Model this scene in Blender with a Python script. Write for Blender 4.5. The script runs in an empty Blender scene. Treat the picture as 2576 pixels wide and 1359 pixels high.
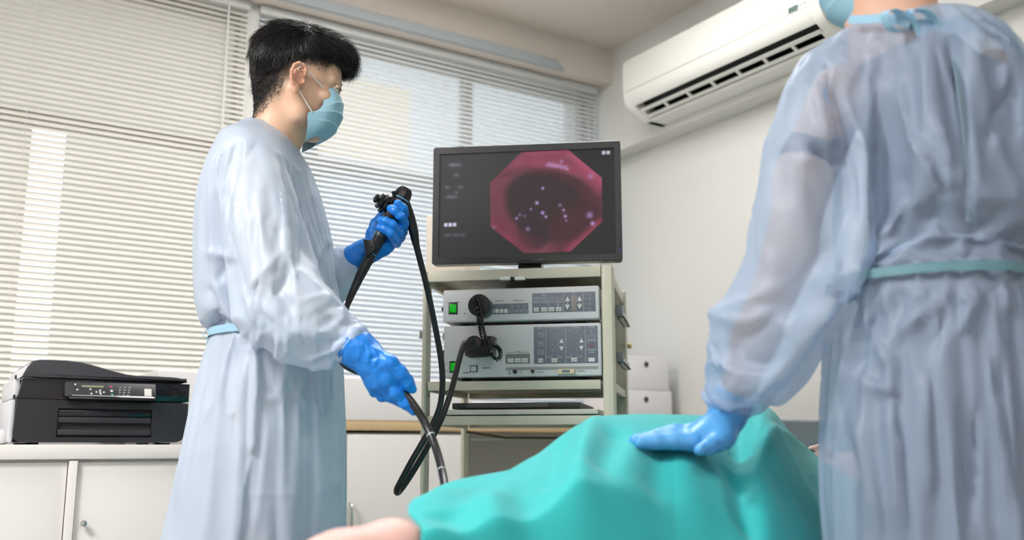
import bpy, bmesh, math, random
import numpy as np
from mathutils import Vector, Matrix
try:
    import openvdb as vdb
except ImportError:
    import pyopenvdb as vdb
R = math.radians
random.seed(7)
SC = bpy.context.scene
COL = SC.collection

# ---------------------------------------------------------------- camera frame
CX, CY, F = 1288.0, 679.5, 2429.0
PIT = R(10.3); CP, SP = math.cos(PIT), math.sin(PIT)
EYE = 0.88
YAW = R(32.6)                         # the room is turned by this against the view
CW, SW = math.cos(YAW), math.sin(YAW)
# room axes: X along the window wall, Y towards it, Z up
def room(x, y, z):                    # view-aligned metres (right, forward, up) -> room metres
    return Vector((CW*x + SW*y, -SW*x + CW*y, z))
def W(px, py, Y):                     # a point seen at (px,py) standing Y metres in front of the camera
    v = CY - py
    yf = F*CP - v*SP
    z = F*SP + v*CP
    return room((px-CX)/yf*Y, Y, EYE + z/yf*Y)
def ray(px, py):
    return W(px, py, 1.0) - Vector((0, 0, EYE))
def hit(px, py, p0, n):
    d = ray(px, py); o = Vector((0, 0, EYE))
    t = (Vector(p0)-o).dot(n)/d.dot(n)
    return o + d*t

# ---------------------------------------------------------------- materials
MATS = {}
def mat(name, col, rough=0.5, metal=0.0, spec=None, emit=None, estr=0.0, trans=0.0, bump=0.0, bscale=200, alpha=1.0,
        coat=0.0, sub=0.0, var=0.0, vscale=5, translucent=0.0, sheen=0.0):
    if name in MATS: return MATS[name]
    m = bpy.data.materials.new(name); m.use_nodes = True
    nt = m.node_tree; b = nt.nodes['Principled BSDF']; out = nt.nodes['Material Output']
    c = (col[0], col[1], col[2], 1)
    b.inputs['Base Color'].default_value = c
    b.inputs['Roughness'].default_value = rough
    b.inputs['Metallic'].default_value = metal
    if spec is not None: b.inputs['Specular IOR Level'].default_value = spec
    if emit: b.inputs['Emission Color'].default_value = (*emit, 1); b.inputs['Emission Strength'].default_value = estr
    b.inputs['Transmission Weight'].default_value = trans
    b.inputs['Alpha'].default_value = alpha
    b.inputs['Coat Weight'].default_value = coat
    b.inputs['Sheen Weight'].default_value = sheen
    if sub: b.inputs['Subsurface Weight'].default_value = sub; b.inputs['Subsurface Radius'].default_value = (0.01, 0.004, 0.002)
    tc = nt.nodes.new('ShaderNodeTexCoord')
    if var:
        n = nt.nodes.new('ShaderNodeTexNoise'); n.inputs['Scale'].default_value = vscale; n.inputs['Detail'].default_value = 4
        r = nt.nodes.new('ShaderNodeMixRGB'); r.blend_type = 'MIX'
        r.inputs[1].default_value = tuple(max(0, x*(1-var)) for x in col)+(1,)
        r.inputs[2].default_value = tuple(min(1, x*(1+var)) for x in col)+(1,)
        nt.links.new(tc.outputs['Object'], n.inputs['Vector']); nt.links.new(n.outputs['Fac'], r.inputs[0])
        nt.links.new(r.outputs[0], b.inputs['Base Color'])
    if bump:
        n = nt.nodes.new('ShaderNodeTexNoise'); n.inputs['Scale'].default_value = bscale; n.inputs['Detail'].default_value = 3
        bp = nt.nodes.new('ShaderNodeBump'); bp.inputs['Strength'].default_value = bump; bp.inputs['Distance'].default_value = 0.002
        nt.links.new(tc.outputs['Object'], n.inputs['Vector']); nt.links.new(n.outputs['Fac'], bp.inputs['Height'])
        nt.links.new(bp.outputs[0], b.inputs['Normal'])
    if translucent:
        t = nt.nodes.new('ShaderNodeBsdfTranslucent'); t.inputs[0].default_value = c
        mx = nt.nodes.new('ShaderNodeMixShader'); mx.inputs[0].default_value = translucent
        nt.links.new(b.outputs[0], mx.inputs[1]); nt.links.new(t.outputs[0], mx.inputs[2])
        nt.links.new(mx.outputs[0], out.inputs['Surface'])
    MATS[name] = m
    return m

def srgb(r, g, b):
    f = lambda c: (c/255/12.92) if c/255 <= 0.04045 else ((c/255+0.055)/1.055)**2.4
    return (f(r), f(g), f(b))

# ---------------------------------------------------------------- mesh builder
def catmull(pts, n=8):
    P = [Vector(p) for p in pts]
    P = [P[0]*2-P[1]] + P + [P[-1]*2-P[-2]]
    out = []
    for i in range(1, len(P)-2):
        p0, p1, p2, p3 = P[i-1], P[i], P[i+1], P[i+2]
        for k in range(n):
            t = k/n
            out.append(0.5*((2*p1) + (p2-p0)*t + (2*p0-5*p1+4*p2-p3)*t*t + (3*p1-p0-3*p2+p3)*t**3))
    out.append(P[-2].copy())
    return out
def lerp_list(vals, n):
    out = []
    for i in range(len(vals)-1):
        for k in range(n): out.append(vals[i]+(vals[i+1]-vals[i])*k/n)
    out.append(vals[-1]); return out

class MB:
    def __init__(s): s.v = []; s.f = []; s.mi = []; s.cur = 0
    def mesh(s, v, f, M=None):
        o = len(s.v)
        for p in v:
            p = Vector(p)
            s.v.append(M @ p if M is not None else p)
        for q in f: s.f.append(tuple(i+o for i in q)); s.mi.append(s.cur)
        return s
    def box(s, c, size, M=None, bevel=0.0, seg=2):
        bm = bmesh.new(); bmesh.ops.create_cube(bm, size=1)
        bmesh.ops.scale(bm, vec=size, verts=bm.verts)
        if bevel: bmesh.ops.bevel(bm, geom=bm.edges[:], offset=min(bevel, min(size)*0.49), segments=seg, profile=0.6, affect='EDGES')
        bmesh.ops.translate(bm, vec=c, verts=bm.verts)
        bm.verts.index_update()
        s.mesh([v.co.copy() for v in bm.verts], [[v.index for v in f.verts] for f in bm.faces], M); bm.free(); return s
    def prism(s, poly, a, b, M=None, axis='y', bevel=0.0, seg=2):
        # polygon in the plane across `axis`, extruded from a to b
        bm = bmesh.new()
        def pt(p, d):
            return {'y': (p[0], d, p[1]), 'x': (d, p[0], p[1]), 'z': (p[0], p[1], d)}[axis]
        A = [bm.verts.new(pt(p, a)) for p in poly]; B = [bm.verts.new(pt(p, b)) for p in poly]
        n = len(poly)
        fa = bm.faces.new(A); fb = bm.faces.new(B[::-1])
        for i in range(n): bm.faces.new((A[(i+1) % n], A[i], B[i], B[(i+1) % n]))
        bmesh.ops.recalc_face_normals(bm, faces=bm.faces)
        if bevel:
            e = set(fa.edges) | set(fb.edges)
            bmesh.ops.bevel(bm, geom=list(e), offset=bevel, segments=seg, profile=0.6, affect='EDGES')
        bm.verts.index_update()
        s.mesh([v.co.copy() for v in bm.verts], [[v.index for v in f.verts] for f in bm.faces], M); bm.free(); return s
    def tube(s, pts, r, n=12, caps=True, M=None, flat=None):
        P = [Vector(p) for p in pts]; N = len(P)
        rr = r if hasattr(r, '__len__') else [r]*N
        T = [(P[min(i+1, N-1)]-P[max(i-1, 0)]).normalized() for i in range(N)]
        up = Vector((0, 0, 1)) if abs(T[0].z) < 0.9 else Vector((1, 0, 0))
        a = (up - T[0]*up.dot(T[0])).normalized()
        v = []; f = []
        for i in range(N):
            a = (a - T[i]*a.dot(T[i])).normalized(); b = T[i].cross(a)
            for k in range(n):
                t = 2*math.pi*k/n
                ca, sa = math.cos(t), math.sin(t)
                if flat: sa *= flat
                v.append(P[i] + (a*ca + b*sa)*rr[i])
        for i in range(N-1):
            for k in range(n):
                k2 = (k+1) % n
                f.append((i*n+k, i*n+k2, (i+1)*n+k2, (i+1)*n+k))
        if caps:
            f.append(tuple(range(n))[::-1]); f.append(tuple((N-1)*n+k for k in range(n)))
        return s.mesh(v, f, M)
    def cyl(s, a, b, r, n=24, r2=None): return s.tube([a, b], [r, r if r2 is None else r2], n)
    def lathe(s, prof, c, axis, n=32):
        # prof: list of (radius, height along axis)
        c = Vector(c); ax = Vector(axis).normalized()
        u = ax.orthogonal().normalized(); w = ax.cross(u)
        v = []; f = []; N = len(prof)
        for r, h in prof:
            for k in range(n):
                t = 2*math.pi*k/n
                v.append(c + ax*h + (u*math.cos(t)+w*math.sin(t))*r)
        for i in range(N-1):
            for k in range(n):
                k2 = (k+1) % n; f.append((i*n+k, i*n+k2, (i+1)*n+k2, (i+1)*n+k))
        f.append(tuple(range(n))[::-1]); f.append(tuple((N-1)*n+k for k in range(n)))
        return s.mesh(v, f)
    def grid(s, fn, nu, nv, closed_u=False):
        v = []; f = []
        for j in range(nv+1):
            for i in range(nu+(0 if closed_u else 1)): v.append(fn(i/nu, j/nv))
        w = nu+(0 if closed_u else 1)
        for j in range(nv):
            for i in range(nu):
                i2 = (i+1) % w
                f.append((j*w+i, j*w+i2, (j+1)*w+i2, (j+1)*w+i))
        return s.mesh(v, f)
    def build(s, name, mats, root=None, smooth=30, loc=None, parent=None):
        me = bpy.data.meshes.new(name)
        L = Vector(loc) if loc is not None else (Vector(root['_loc']) if root is not None and '_loc' in root else Vector((0, 0, 0)))
        me.from_pydata([tuple(p-L) for p in s.v], [], s.f)
        if not isinstance(mats, (list, tuple)): mats = [mats]
        for m in mats: me.materials.append(m)
        if len(mats) > 1: me.polygons.foreach_set('material_index', s.mi)
        me.update()
        if smooth:
            me.shade_smooth(); me.set_sharp_from_angle(angle=R(smooth))
        o = bpy.data.objects.new(name, me); COL.objects.link(o)
        if root is not None: o.parent = parent or root
        else: o.location = L
        return o

def tag(o, label=None, cat=None, group=None, kind=None):
    if label: o['label'] = label
    if cat: o['category'] = cat
    if group: o['group'] = group
    if kind: o['kind'] = kind
    return o
def thing(name, loc, label, cat, group=None):
    o = bpy.data.objects.new(name, None); COL.objects.link(o)
    o.empty_display_size = 0.05
    o.location = loc; o['_loc'] = tuple(loc)
    return tag(o, label, cat, group)
def npmesh(name, V, Fq, mats, root=None, parent=None, smooth=True, loc=None):
    L = np.array(root['_loc'] if root is not None and '_loc' in root else (loc if loc is not None else (0, 0, 0)), dtype=np.float64)
    me = bpy.data.meshes.new(name)
    V = V - L
    me.vertices.add(len(V)); me.vertices.foreach_set('co', V.astype(np.float32).ravel())
    nf = len(Fq); k = Fq.shape[1]
    me.loops.add(nf*k); me.loops.foreach_set('vertex_index', Fq.astype(np.int32).ravel())
    me.polygons.add(nf); me.polygons.foreach_set('loop_start', np.arange(0, nf*k, k, dtype=np.int32))
    me.update(calc_edges=True); me.validate()
    for m in (mats if isinstance(mats, (list, tuple)) else [mats]): me.materials.append(m)
    if smooth: me.shade_smooth()
    o = bpy.data.objects.new(name, me); COL.objects.link(o)
    if root is not None: o.parent = parent or root
    else: o.location = tuple(L)
    return o

def text(mb, s, M, size, depth=0.0002, align='CENTER'):
    cu = bpy.data.curves.new('t', 'FONT'); cu.body = s; cu.size = size; cu.extrude = depth; cu.align_x = align; cu.align_y = 'CENTER'
    cu.resolution_u = 2
    o = bpy.data.objects.new('t', cu); COL.objects.link(o)
    me = bpy.data.meshes.new_from_object(o)
    mb.mesh([v.co.copy() for v in me.vertices], [tuple(p.vertices) for p in me.polygons], M)
    bpy.data.objects.remove(o); bpy.data.curves.remove(cu); bpy.data.meshes.remove(me)

# ---------------------------------------------------------------- signed distance modelling
class SDF:
    """smooth unions of tapered capsules / ellipsoids / lofts, in room metres, turned into one mesh"""
    def __init__(s): s.ops = []
    def cap(s, a, b, ra, rb=None, k=0.01): s.ops.append(('cap', np.array(a, float), np.array(b, float), ra, ra if rb is None else rb, k)); return s
    def chain(s, pts, rs, k=0.01):
        for i in range(len(pts)-1): s.cap(pts[i], pts[i+1], rs[i], rs[i+1], k)
        return s
    def ell(s, c, rad, Rm=None, k=0.01, sub=False):
        s.ops.append(('sub' if sub else 'ell', np.array(c, float), np.array(rad, float), np.array(Rm) if Rm is not None else np.eye(3), k)); return s
    def fn(s, f, k=0.01, lo=None, hi=None, sub=False): s.ops.append(('fnsub' if sub else 'fn', f, lo, hi, k)); return s
    def bounds(s):
        lo = np.full(3, 1e9); hi = -lo
        for o in s.ops:
            if o[0] == 'cap':
                r = max(o[3], o[4]); a = np.minimum(o[1], o[2])-r; b = np.maximum(o[1], o[2])+r
            elif o[0] == 'ell':
                r = o[2].max(); a = o[1]-r; b = o[1]+r
            elif o[0] == 'fn': a, b = np.array(o[2]), np.array(o[3])
            else: continue
            lo = np.minimum(lo, a); hi = np.maximum(hi, b)
        return lo, hi
    def mesh(s, h, pad=4):
        lo, hi = s.bounds(); lo = lo - pad*h; hi = hi + pad*h
        n = np.ceil((hi-lo)/h).astype(int)+1
        D = np.full(n, 1.0, np.float32)
        ax = [lo[i]+h*np.arange(n[i]) for i in range(3)]
        for o in s.ops:
            kk = o[-1]
            if o[0] == 'cap':
                r = max(o[3], o[4])+3*kk+6*h; a = np.minimum(o[1], o[2])-r; b = np.maximum(o[1], o[2])+r
            elif o[0] in ('ell', 'sub'):
                r = o[2].max()+3*kk+6*h; a = o[1]-r; b = o[1]+r
            else:
                a, b = np.array(o[2])-3*kk-6*h, np.array(o[3])+3*kk+6*h
            i0 = np.clip(np.floor((a-lo)/h).astype(int), 0, n-1); i1 = np.clip(np.ceil((b-lo)/h).astype(int)+1, 1, n)
            sl = tuple(slice(i0[i], i1[i]) for i in range(3))
            X = ax[0][sl[0]][:, None, None]; Y = ax[1][sl[1]][None, :, None]; Z = ax[2][sl[2]][None, None, :]
            if o[0] == 'cap':
                A, B = o[1], o[2]; d = B-A; L = max(d @ d, 1e-12)
                t = np.clip(((X-A[0])*d[0]+(Y-A[1])*d[1]+(Z-A[2])*d[2])/L, 0, 1)
                q = np.sqrt((X-A[0]-t*d[0])**2+(Y-A[1]-t*d[1])**2+(Z-A[2]-t*d[2])**2)-(o[3]+(o[4]-o[3])*t)
            elif o[0] in ('ell', 'sub'):
                c, rad, M = o[1], o[2], o[3]
                x, y, z = X-c[0], Y-c[1], Z-c[2]
                p = [(M[0, i]*x+M[1, i]*y+M[2, i]*z) for i in range(3)]
                k0 = np.sqrt(sum((p[i]/rad[i])**2 for i in range(3))); k1 = np.sqrt(sum((p[i]/rad[i]**2)**2 for i in range(3)))
                q = np.where(k1 > 1e-9, k0*(k0-1)/np.maximum(k1, 1e-9), -rad.min())
            else: q = o[1](X, Y, Z)
            cur = D[sl]
            if o[0] in ('sub', 'fnsub'):
                hh = np.clip(0.5-0.5*(cur+q)/kk, 0, 1)
                D[sl] = cur*(1-hh)+(-q)*hh+kk*hh*(1-hh)
            else:
                hh = np.clip(0.5+0.5*(q-cur)/kk, 0, 1)
                new = q*(1-hh)+cur*hh-kk*hh*(1-hh)
                D[sl] = np.where(cur > 0.9, np.minimum(q, cur), new)
        g = vdb.FloatGrid(4*h)
        D = np.clip(D, -4*h, 4*h).astype(np.float32)
        g.copyFromArray(D)
        g.transform = vdb.createLinearTransform(voxelSize=h)
        pts, quads = g.convertToQuads()
        V = pts.astype(np.float64)+lo
        return V, np.ascontiguousarray(quads)
def vnormals(V, Q):
    N = np.zeros_like(V)
    a, b, c, d = (V[Q[:, i]] for i in range(4))
    n = np.cross(c-a, d-b)
    for i in range(4): np.add.at(N, Q[:, i], n)
    return N/np.maximum(np.linalg.norm(N, axis=1), 1e-12)[:, None]
def smooth_mesh(V, Q, it=2, lam=0.5):
    E = np.concatenate([Q[:, [0, 1]], Q[:, [1, 2]], Q[:, [2, 3]], Q[:, [3, 0]]])
    E = np.concatenate([E, E[:, ::-1]])
    deg = np.bincount(E[:, 0], minlength=len(V)).astype(float)
    for _ in range(it):
        S = np.stack([np.bincount(E[:, 0], weights=V[E[:, 1], i], minlength=len(V)) for i in range(3)], 1)
        V = V + lam*(S/np.maximum(deg, 1)[:, None]-V)
    return V
def rotm(rx=0, ry=0, rz=0):
    return Matrix.Rotation(rz, 3, 'Z') @ Matrix.Rotation(ry, 3, 'Y') @ Matrix.Rotation(rx, 3, 'X')
RV = Matrix(((CW, SW, 0), (-SW, CW, 0), (0, 0, 1)))      # view-aligned -> room
def toview(V):                                            # room array -> view-aligned array
    return np.stack([CW*V[:, 0]-SW*V[:, 1], SW*V[:, 0]+CW*V[:, 1], V[:, 2]], 1)
def worley(V, n, seed, scale=(1, 1, 1), jitter=1.0):
    """F1 and F2 distances to scattered feature points; creased-film relief"""
    rs = np.random.RandomState(seed)
    A = V*np.array(scale)
    lo, hi = A.min(0)-0.05, A.max(0)+0.05
    P = rs.rand(n, 3)*(hi-lo)+lo
    f1 = np.full(len(A), 9.0); f2 = f1.copy()
    for p in P:
        d = np.sqrt(((A-p)**2).sum(1))
        m = d < f1
        f2 = np.where(m, f1, np.minimum(f2, d)); f1 = np.where(m, d, f1)
    return f1, f2
# ---------------------------------------------------------------- the room
UB, UW, VW, VB = 2.807, 2.911, 3.60, 3.485
CEIL, BEAMZ, ACZ = 2.78, 2.609, 2.26
U0, V0 = -2.6, -2.6
m_wall = mat('wall paint', srgb(221, 220, 216), 0.7, bump=0.05, bscale=300, var=0.02, vscale=3)
m_ceil = mat('ceiling paint', srgb(226, 217, 208), 0.8, var=0.02, vscale=2)
m_floor = mat('vinyl floor', srgb(176, 172, 165), 0.35, var=0.06, vscale=14)
m_trim = mat('trim white', srgb(236, 235, 230), 0.4)
m_frame = mat('window frame aluminium', srgb(196, 194, 186), 0.4)
def struct(name, mb, m, smooth=0):
    o = mb.build(name, m, smooth=smooth); o['kind'] = 'structure'; return o
T = 0.12
struct('floor', MB().box(((U0+UW)/2, (V0+VW)/2+0.1, -0.05), (UW-U0+0.4, VW-V0+0.6, 0.1)), m_floor)
struct('ceiling', MB().box(((U0+UW)/2, (V0+VW)/2+0.1, CEIL+0.05), (UW-U0+0.4, VW-V0+0.6, 0.1)), m_ceil)
mb = MB(); mb.box((UW+T/2, (V0+VW)/2+0.1, CEIL/2), (T, VW-V0+0.6, CEIL))
struct('wall_right', mb, m_wall)
mb = MB(); mb.box(((UB+UW)/2, (V0+VW)/2+0.09, (CEIL+ACZ)/2), (UW-UB, VW-V0+0.4, CEIL-ACZ))
struct('trim_1', mb, m_wall)                      # lowered beam on the right wall, carries the air conditioner
struct('wall_left', MB().box((U0-T/2, (V0+VW)/2+0.1, CEIL/2), (T, VW-V0+0.6, CEIL)), m_wall)
struct('wall_back', MB().box(((U0+UW)/2, V0-T/2, CEIL/2), (UW-U0+0.4, T, CEIL)), m_wall)
# window wall: opening between z 0.98 and BEAMZ
WZ0 = 0.98; GV = VW+0.115                         # plane of the glass
mb = MB()
mb.box(((U0+UW)/2, VW+0.03+0.1, WZ0/2), (UW-U0+0.3, 0.16, WZ0))
mb.box(((U0-0.9)/2, VW+0.13, (WZ0+BEAMZ)/2), (-0.9-U0, 0.16, BEAMZ-WZ0))
mb.box((2.86, VW+0.13, (WZ0+BEAMZ)/2), (0.14, 0.16, BEAMZ-WZ0))
struct('wall_front', mb, m_wall)
struct('trim_5', MB().box(((U0+UB)/2, VB+0.18, (CEIL+BEAMZ)/2), (UB-U0, 0.36, CEIL-BEAMZ)), m_ceil)   # dropped beam above the windows
mb = MB(); mb.box((0.98, VW+0.03, WZ0-0.012), (3.7, 0.1, 0.024), bevel=0.004); struct('trim_2', mb, m_trim)
for nm, c, s_ in (('baseboard_right', (UW-0.006, 0.4, 0.05), (0.012, VW-V0, 0.1)),
                  ('baseboard_left', (U0+0.006, 0.4, 0.05), (0.012, VW-V0, 0.1)),
                  ('baseboard_back', ((U0+UW)/2, V0+0.006, 0.05), (UW-U0, 0.012, 0.1))):
    struct(nm, MB().box(c, s_), m_trim)

# windows: aluminium sliding frames with frosted and clear panes
def glass_mat(name, col, clear, tint=(0.92, 0.95, 0.95, 1)):
    m = bpy.data.materials.new(name); m.use_nodes = True; nt = m.node_tree
    for n in list(nt.nodes): nt.nodes.remove(n)
    out = nt.nodes.new('ShaderNodeOutputMaterial'); tr = nt.nodes.new('ShaderNodeBsdfTransparent'); tl = nt.nodes.new('ShaderNodeBsdfTranslucent')
    mx = nt.nodes.new('ShaderNodeMixShader'); mx.inputs[0].default_value = clear
    tl.inputs[0].default_value = (*col, 1); tr.inputs[0].default_value = tint
    nt.links.new(tl.outputs[0], mx.inputs[1]); nt.links.new(tr.outputs[0], mx.inputs[2]); nt.links.new(mx.outputs[0], out.inputs[0])
    return m
m_frost = glass_mat('frosted glass', srgb(224, 222, 217), 0.04)
m_frostb = glass_mat('bluish frosted glass', srgb(206, 216, 226), 0.12)
m_clear = glass_mat('hazy clear glass', srgb(205, 212, 218), 0.55)
def window(n, u0, u1, zt, cols, panes):
    w = thing('window_%d' % n, ((u0+u1)/2, GV, WZ0), None, None); w['kind'] = 'structure'
    mb = MB(); fw = 0.045
    for z in (WZ0+fw/2, zt, BEAMZ-fw/2): mb.box(((u0+u1)/2, GV, z), (u1-u0, 0.05, fw), bevel=0.004)
    for u in cols: mb.box((u, GV, (WZ0+BEAMZ)/2), (fw, 0.055, BEAMZ-WZ0), bevel=0.004)
    mb.build('window_frame', m_frame, w)
    for (a, b, z0, z1, m, dy) in panes:
        MB().box(((a+b)/2, GV+dy, (z0+z1)/2), (b-a, 0.005, z1-z0)).build('pane', m, w, smooth=0)
ZT = 2.03
window(1, -0.9, 1.08, ZT, (-0.88, 1.06),
       [(-0.86, 0.335, WZ0, ZT, m_frost, -0.02), (0.452, 1.04, WZ0, ZT, m_frost, 0.02),
        (-0.86, 1.04, ZT, BEAMZ, m_frost, 0)])
window(2, 1.08, 2.80, ZT, (1.10, 1.38, 2.12, 2.78),
       [(1.12, 2.78, WZ0, ZT+0.03, m_frostb, -0.02), (1.12, 2.78, ZT, BEAMZ, m_clear, 0)])
# wall pier / sash stile behind the blinds
# grey curtain rail under the edge of the beam
n_ = Vector((0, 1, 0))
a = hit(1398, 152, (0, VB-0.02, 0), n_)
mb = MB(); mb.prism([(-1.2, BEAMZ-0.006), (-1.2, BEAMZ+0.036), (a.x, BEAMZ+0.036), (a.x+0.05, BEAMZ-0.006)], VB-0.028, VB-0.001)
tag(mb.build('curtain_rail', mat('rail grey', srgb(176, 184, 188), 0.5), loc=(0.5, VB-0.01, BEAMZ), smooth=0), 'long grey metal curtain rail along the beam above the blinds', 'rail')

# outdoors: pavement, a sunlit yellow building and a pale one
m_out = mat('outside ground', srgb(150, 150, 145), 0.9)
struct('trim_3', MB().box((2, 20, -3.05), (80, 32.4, 0.1)), m_out)
bld = thing('neighbour_building', (4.2, 14, -3.0), 'pale yellow building seen dimly through the right window blind', 'building')
MB().box((4.6, 16, 1.9), (4.6, 4, 9.8)).build('facade', mat('yellow render', srgb(246, 214, 160), 0.9), bld, smooth=0)
for k in range(3):
    for j in range(3): MB().box((3.3+1.3*k, 13.98, -0.5+2.4*j), (0.7, 0.06, 1.1)).build('pane', mat('dark pane', srgb(90, 100, 110), 0.2), bld, smooth=0)
MB().box((4.6, 13.95, 5.2), (4.8, 0.3, 0.3)).build('ledge', mat('ledge', srgb(200, 190, 175), 0.9), bld, smooth=0)

struct('trim_4', MB().box((1.072, VW+0.03, (WZ0+BEAMZ)/2), (0.05, 0.10, BEAMZ-WZ0)), m_wall)
# venetian blinds
def slat_mat(name, col, tl):
    return mat(name, col, 0.45, translucent=tl)
m_slatL = slat_mat('blind slat cream', srgb(236, 233, 227), 0.06)
m_slatR = slat_mat('blind slat white', srgb(238, 240, 242), 0.14)
m_cord = mat('blind cord', srgb(225, 222, 214), 0.8)
def blind(u0, u1, zb, m, label, tilt, rnd):
    v = VW-0.028
    t = thing('venetian_blind', ((u0+u1)/2, v, zb), label, 'blind', None)
    MB().box(((u0+u1)/2, v, BEAMZ-0.022), (u1-u0, 0.034, 0.036), bevel=0.004).build('headrail', mat('headrail grey white', srgb(206, 207, 206), 0.45), t)
    MB().box(((u0+u1)/2, v, zb+0.008), (u1-u0, 0.026, 0.014), bevel=0.004).build('bottom_rail', m_trim, t)
    mb = MB(); p = 0.0212; z = BEAMZ-0.058; w = 0.0255; rs = random.Random(rnd)
    while z > zb+0.022:
        a = R(tilt+rs.uniform(-1.2, 1.2))
        vv = []; K = 4
        for e, u in enumerate((u0+0.002, u1-0.002)):
            sag = rs.uniform(-0.0006, 0.0006)
            for i in range(K+1):
                s_ = (i/K-0.5)*w; c = 0.0016*(1-(2*i/K-1)**2)
                vv.append((u, v+s_*math.cos(a)-c*math.sin(a), z+sag+s_*math.sin(a)+c*math.cos(a)))
        mb.mesh(vv, [(i, i+1, K+2+i, K+1+i) for i in range(K)])
        z -= p
    mb.build('slats', m, t, smooth=60)
    L = u1-u0
    for k in (0.09, 0.5, 0.91):
        mb = MB()
        for dy in (-0.0125, 0.0125): mb.tube([(u0+L*k, v+dy, BEAMZ-0.03), (u0+L*k, v+dy, zb+0.01)], 0.0007, 5)
        mb.build('ladder_cord', m_cord, t)
    return t
bl = blind(-0.62, 1.052, 0.985, m_slatL, 'wide cream venetian blind behind the printer, left of the two windows', 50, 3)
MB().tube([(0.965, VW-0.05, BEAMZ-0.03), (0.962, VW-0.052, 1.5)], 0.0035, 8).build('tilt_wand', mat('clear wand', srgb(235, 236, 238), 0.2), bl)
MB().tube([(0.30, VW-0.05, BEAMZ-0.03), (0.302, VW-0.05, 1.35)], 0.0011, 6).build('pull_cord', m_cord, bl)
br = blind(1.092, 2.775, 0.985, m_slatR, 'white venetian blind behind the black monitor, right of the two windows', 48, 5)
for du in (2.53, 2.62): MB().tube([(du, VW-0.05, BEAMZ-0.03), (du, VW-0.05, 1.3)], 0.0012, 6).build('pull_cord', m_cord, br)

# air conditioner
ac = thing('air_conditioner', (UB, 2.6, 2.29), 'white split air conditioner mounted high on the right wall', 'air conditioner')
m_ac = mat('ac plastic', srgb(232, 231, 225), 0.35); m_dark = mat('dark void', (0.012, 0.013, 0.010), 0.6)
AV0, AV1, AZ0, AZ1, AU = 2.066, 3.149, 2.29, 2.562, 2.594
# side profile (u, z): back top, front top, front bottom curve, underside
D = UB-AU
prof = [(UB, AZ1), (AU+0.02, AZ1), (AU+0.004, AZ1-0.012), (AU, AZ1-0.03), (AU, AZ0+0.105), (AU+0.006, AZ0+0.075), (AU+0.022, AZ0+0.052),
        (AU+0.04, AZ0+0.04), (AU+0.10, AZ0+0.006), (AU+0.12, AZ0), (UB, AZ0)]
# body made in two halves around the outlet
mb = MB(); mb.prism([(UB, AZ1-0.002), (AU+0.035, AZ1-0.002), (AU+0.035, AZ0+0.11), (AU+0.10, AZ0+0.06), (UB, AZ0+0.06)], AV0+0.02, AV1-0.02, axis='y', M=Matrix(((1,0,0,0),(0,1,0,0),(0,0,1,0),(0,0,0,1))))
mb.build('chassis', m_dark, ac, smooth=0)
mb = MB()
def acshell(poly, a, b): mb.prism(poly, a, b, axis='y', bevel=0.004)
acshell([(UB, AZ1), (AU+0.03, AZ1), (AU+0.008, AZ1-0.008), (AU, AZ1-0.028), (AU, AZ0+0.118), (AU+0.008, AZ0+0.118), (AU+0.04, AZ0+0.118), (AU+0.04, AZ1-0.03), (UB, AZ1-0.03)], AV0, AV1)
mb.build('front_panel', m_ac, ac)
mb = MB(); acshell([(AU, AZ0+0.115), (AU+0.004, AZ0+0.085), (AU+0.016, AZ0+0.062), (AU+0.028, AZ0+0.052), (AU+0.05, AZ0+0.07), (AU+0.05, AZ0+0.115)], AV0+0.002, AV1-0.002)
mb.build('lower_panel', m_ac, ac)
mb = MB(); acshell([(AU+0.112, AZ0+0.008), (AU+0.125, AZ0), (UB, AZ0), (UB, AZ0+0.04), (AU+0.13, AZ0+0.04)], AV0+0.004, AV1-0.004)
mb.build('base_panel', m_ac, ac)
for (a, b) in ((AV0, AV0+0.045), (AV1-0.045, AV1)):
    mb = MB(); acshell([(p[0]+0.001, p[1]) if i else p for i, p in enumerate(prof)], a+0.001, b-0.001); mb.build('end_cap', m_ac, ac)
# outlet louvres: two flaps lying across the dark slot, with struts
def outl(t): return (AU+0.03+0.085*t, AZ0+0.05-0.046*t)
mb = MB()
for t0, t1 in ((0.27, 0.43), (0.72, 0.86)):
    p0, p1 = outl(t0), outl(t1)
    mb.prism([(p0[0], p0[1]-0.001), (p1[0], p1[1]-0.001), (p1[0]+0.003, p1[1]+0.004), (p0[0]+0.003, p0[1]+0.004)], AV0+0.05, AV1-0.05, axis='y')
mb.build('louvre', m_ac, ac, smooth=0)
for k in range(8):
    v = AV0+0.052+(AV1-AV0-0.104)*k/7
    p0, p1 = outl(0.40), outl(0.74)
    MB().prism([(p0[0], p0[1]), (p1[0], p1[1]), (p1[0]+0.004, p1[1]+0.006), (p0[0]+0.004, p0[1]+0.006)], v-0.006, v+0.006, axis='y').build('strut', m_ac, ac, smooth=0)
nx = Vector((1, 0, 0))
def acpt(px, py): return hit(px, py, (AU, 0, 0), nx)
p = acpt(1998, 72)
MB().box((AU-0.0005, p.y, AZ0+0.09+0.04), (0.003, 0.042, 0.020)).build('display', mat('lcd green', srgb(52, 92, 84), 0.3), ac, smooth=0)
for k in range(3): MB().box((AU-0.0003, p.y+0.055+0.022*k, AZ0+0.13), (0.003, 0.006, 0.009), bevel=0.001).build('indicator', mat('indicator grey', srgb(178, 176, 170) if k else srgb(226, 200, 170), 0.4), ac)
mb = MB(); text(mb, 'INVERTER', Matrix.Translation((AU-0.0012, p.y-0.035, AZ0+0.130)) @ Matrix(((0,0,-1,0),(-1,0,0,0),(0,1,0,0),(0,0,0,1))), 0.012)
mb.build('lettering', mat('print grey', srgb(176, 176, 172), 0.5), ac, smooth=0)
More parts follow.
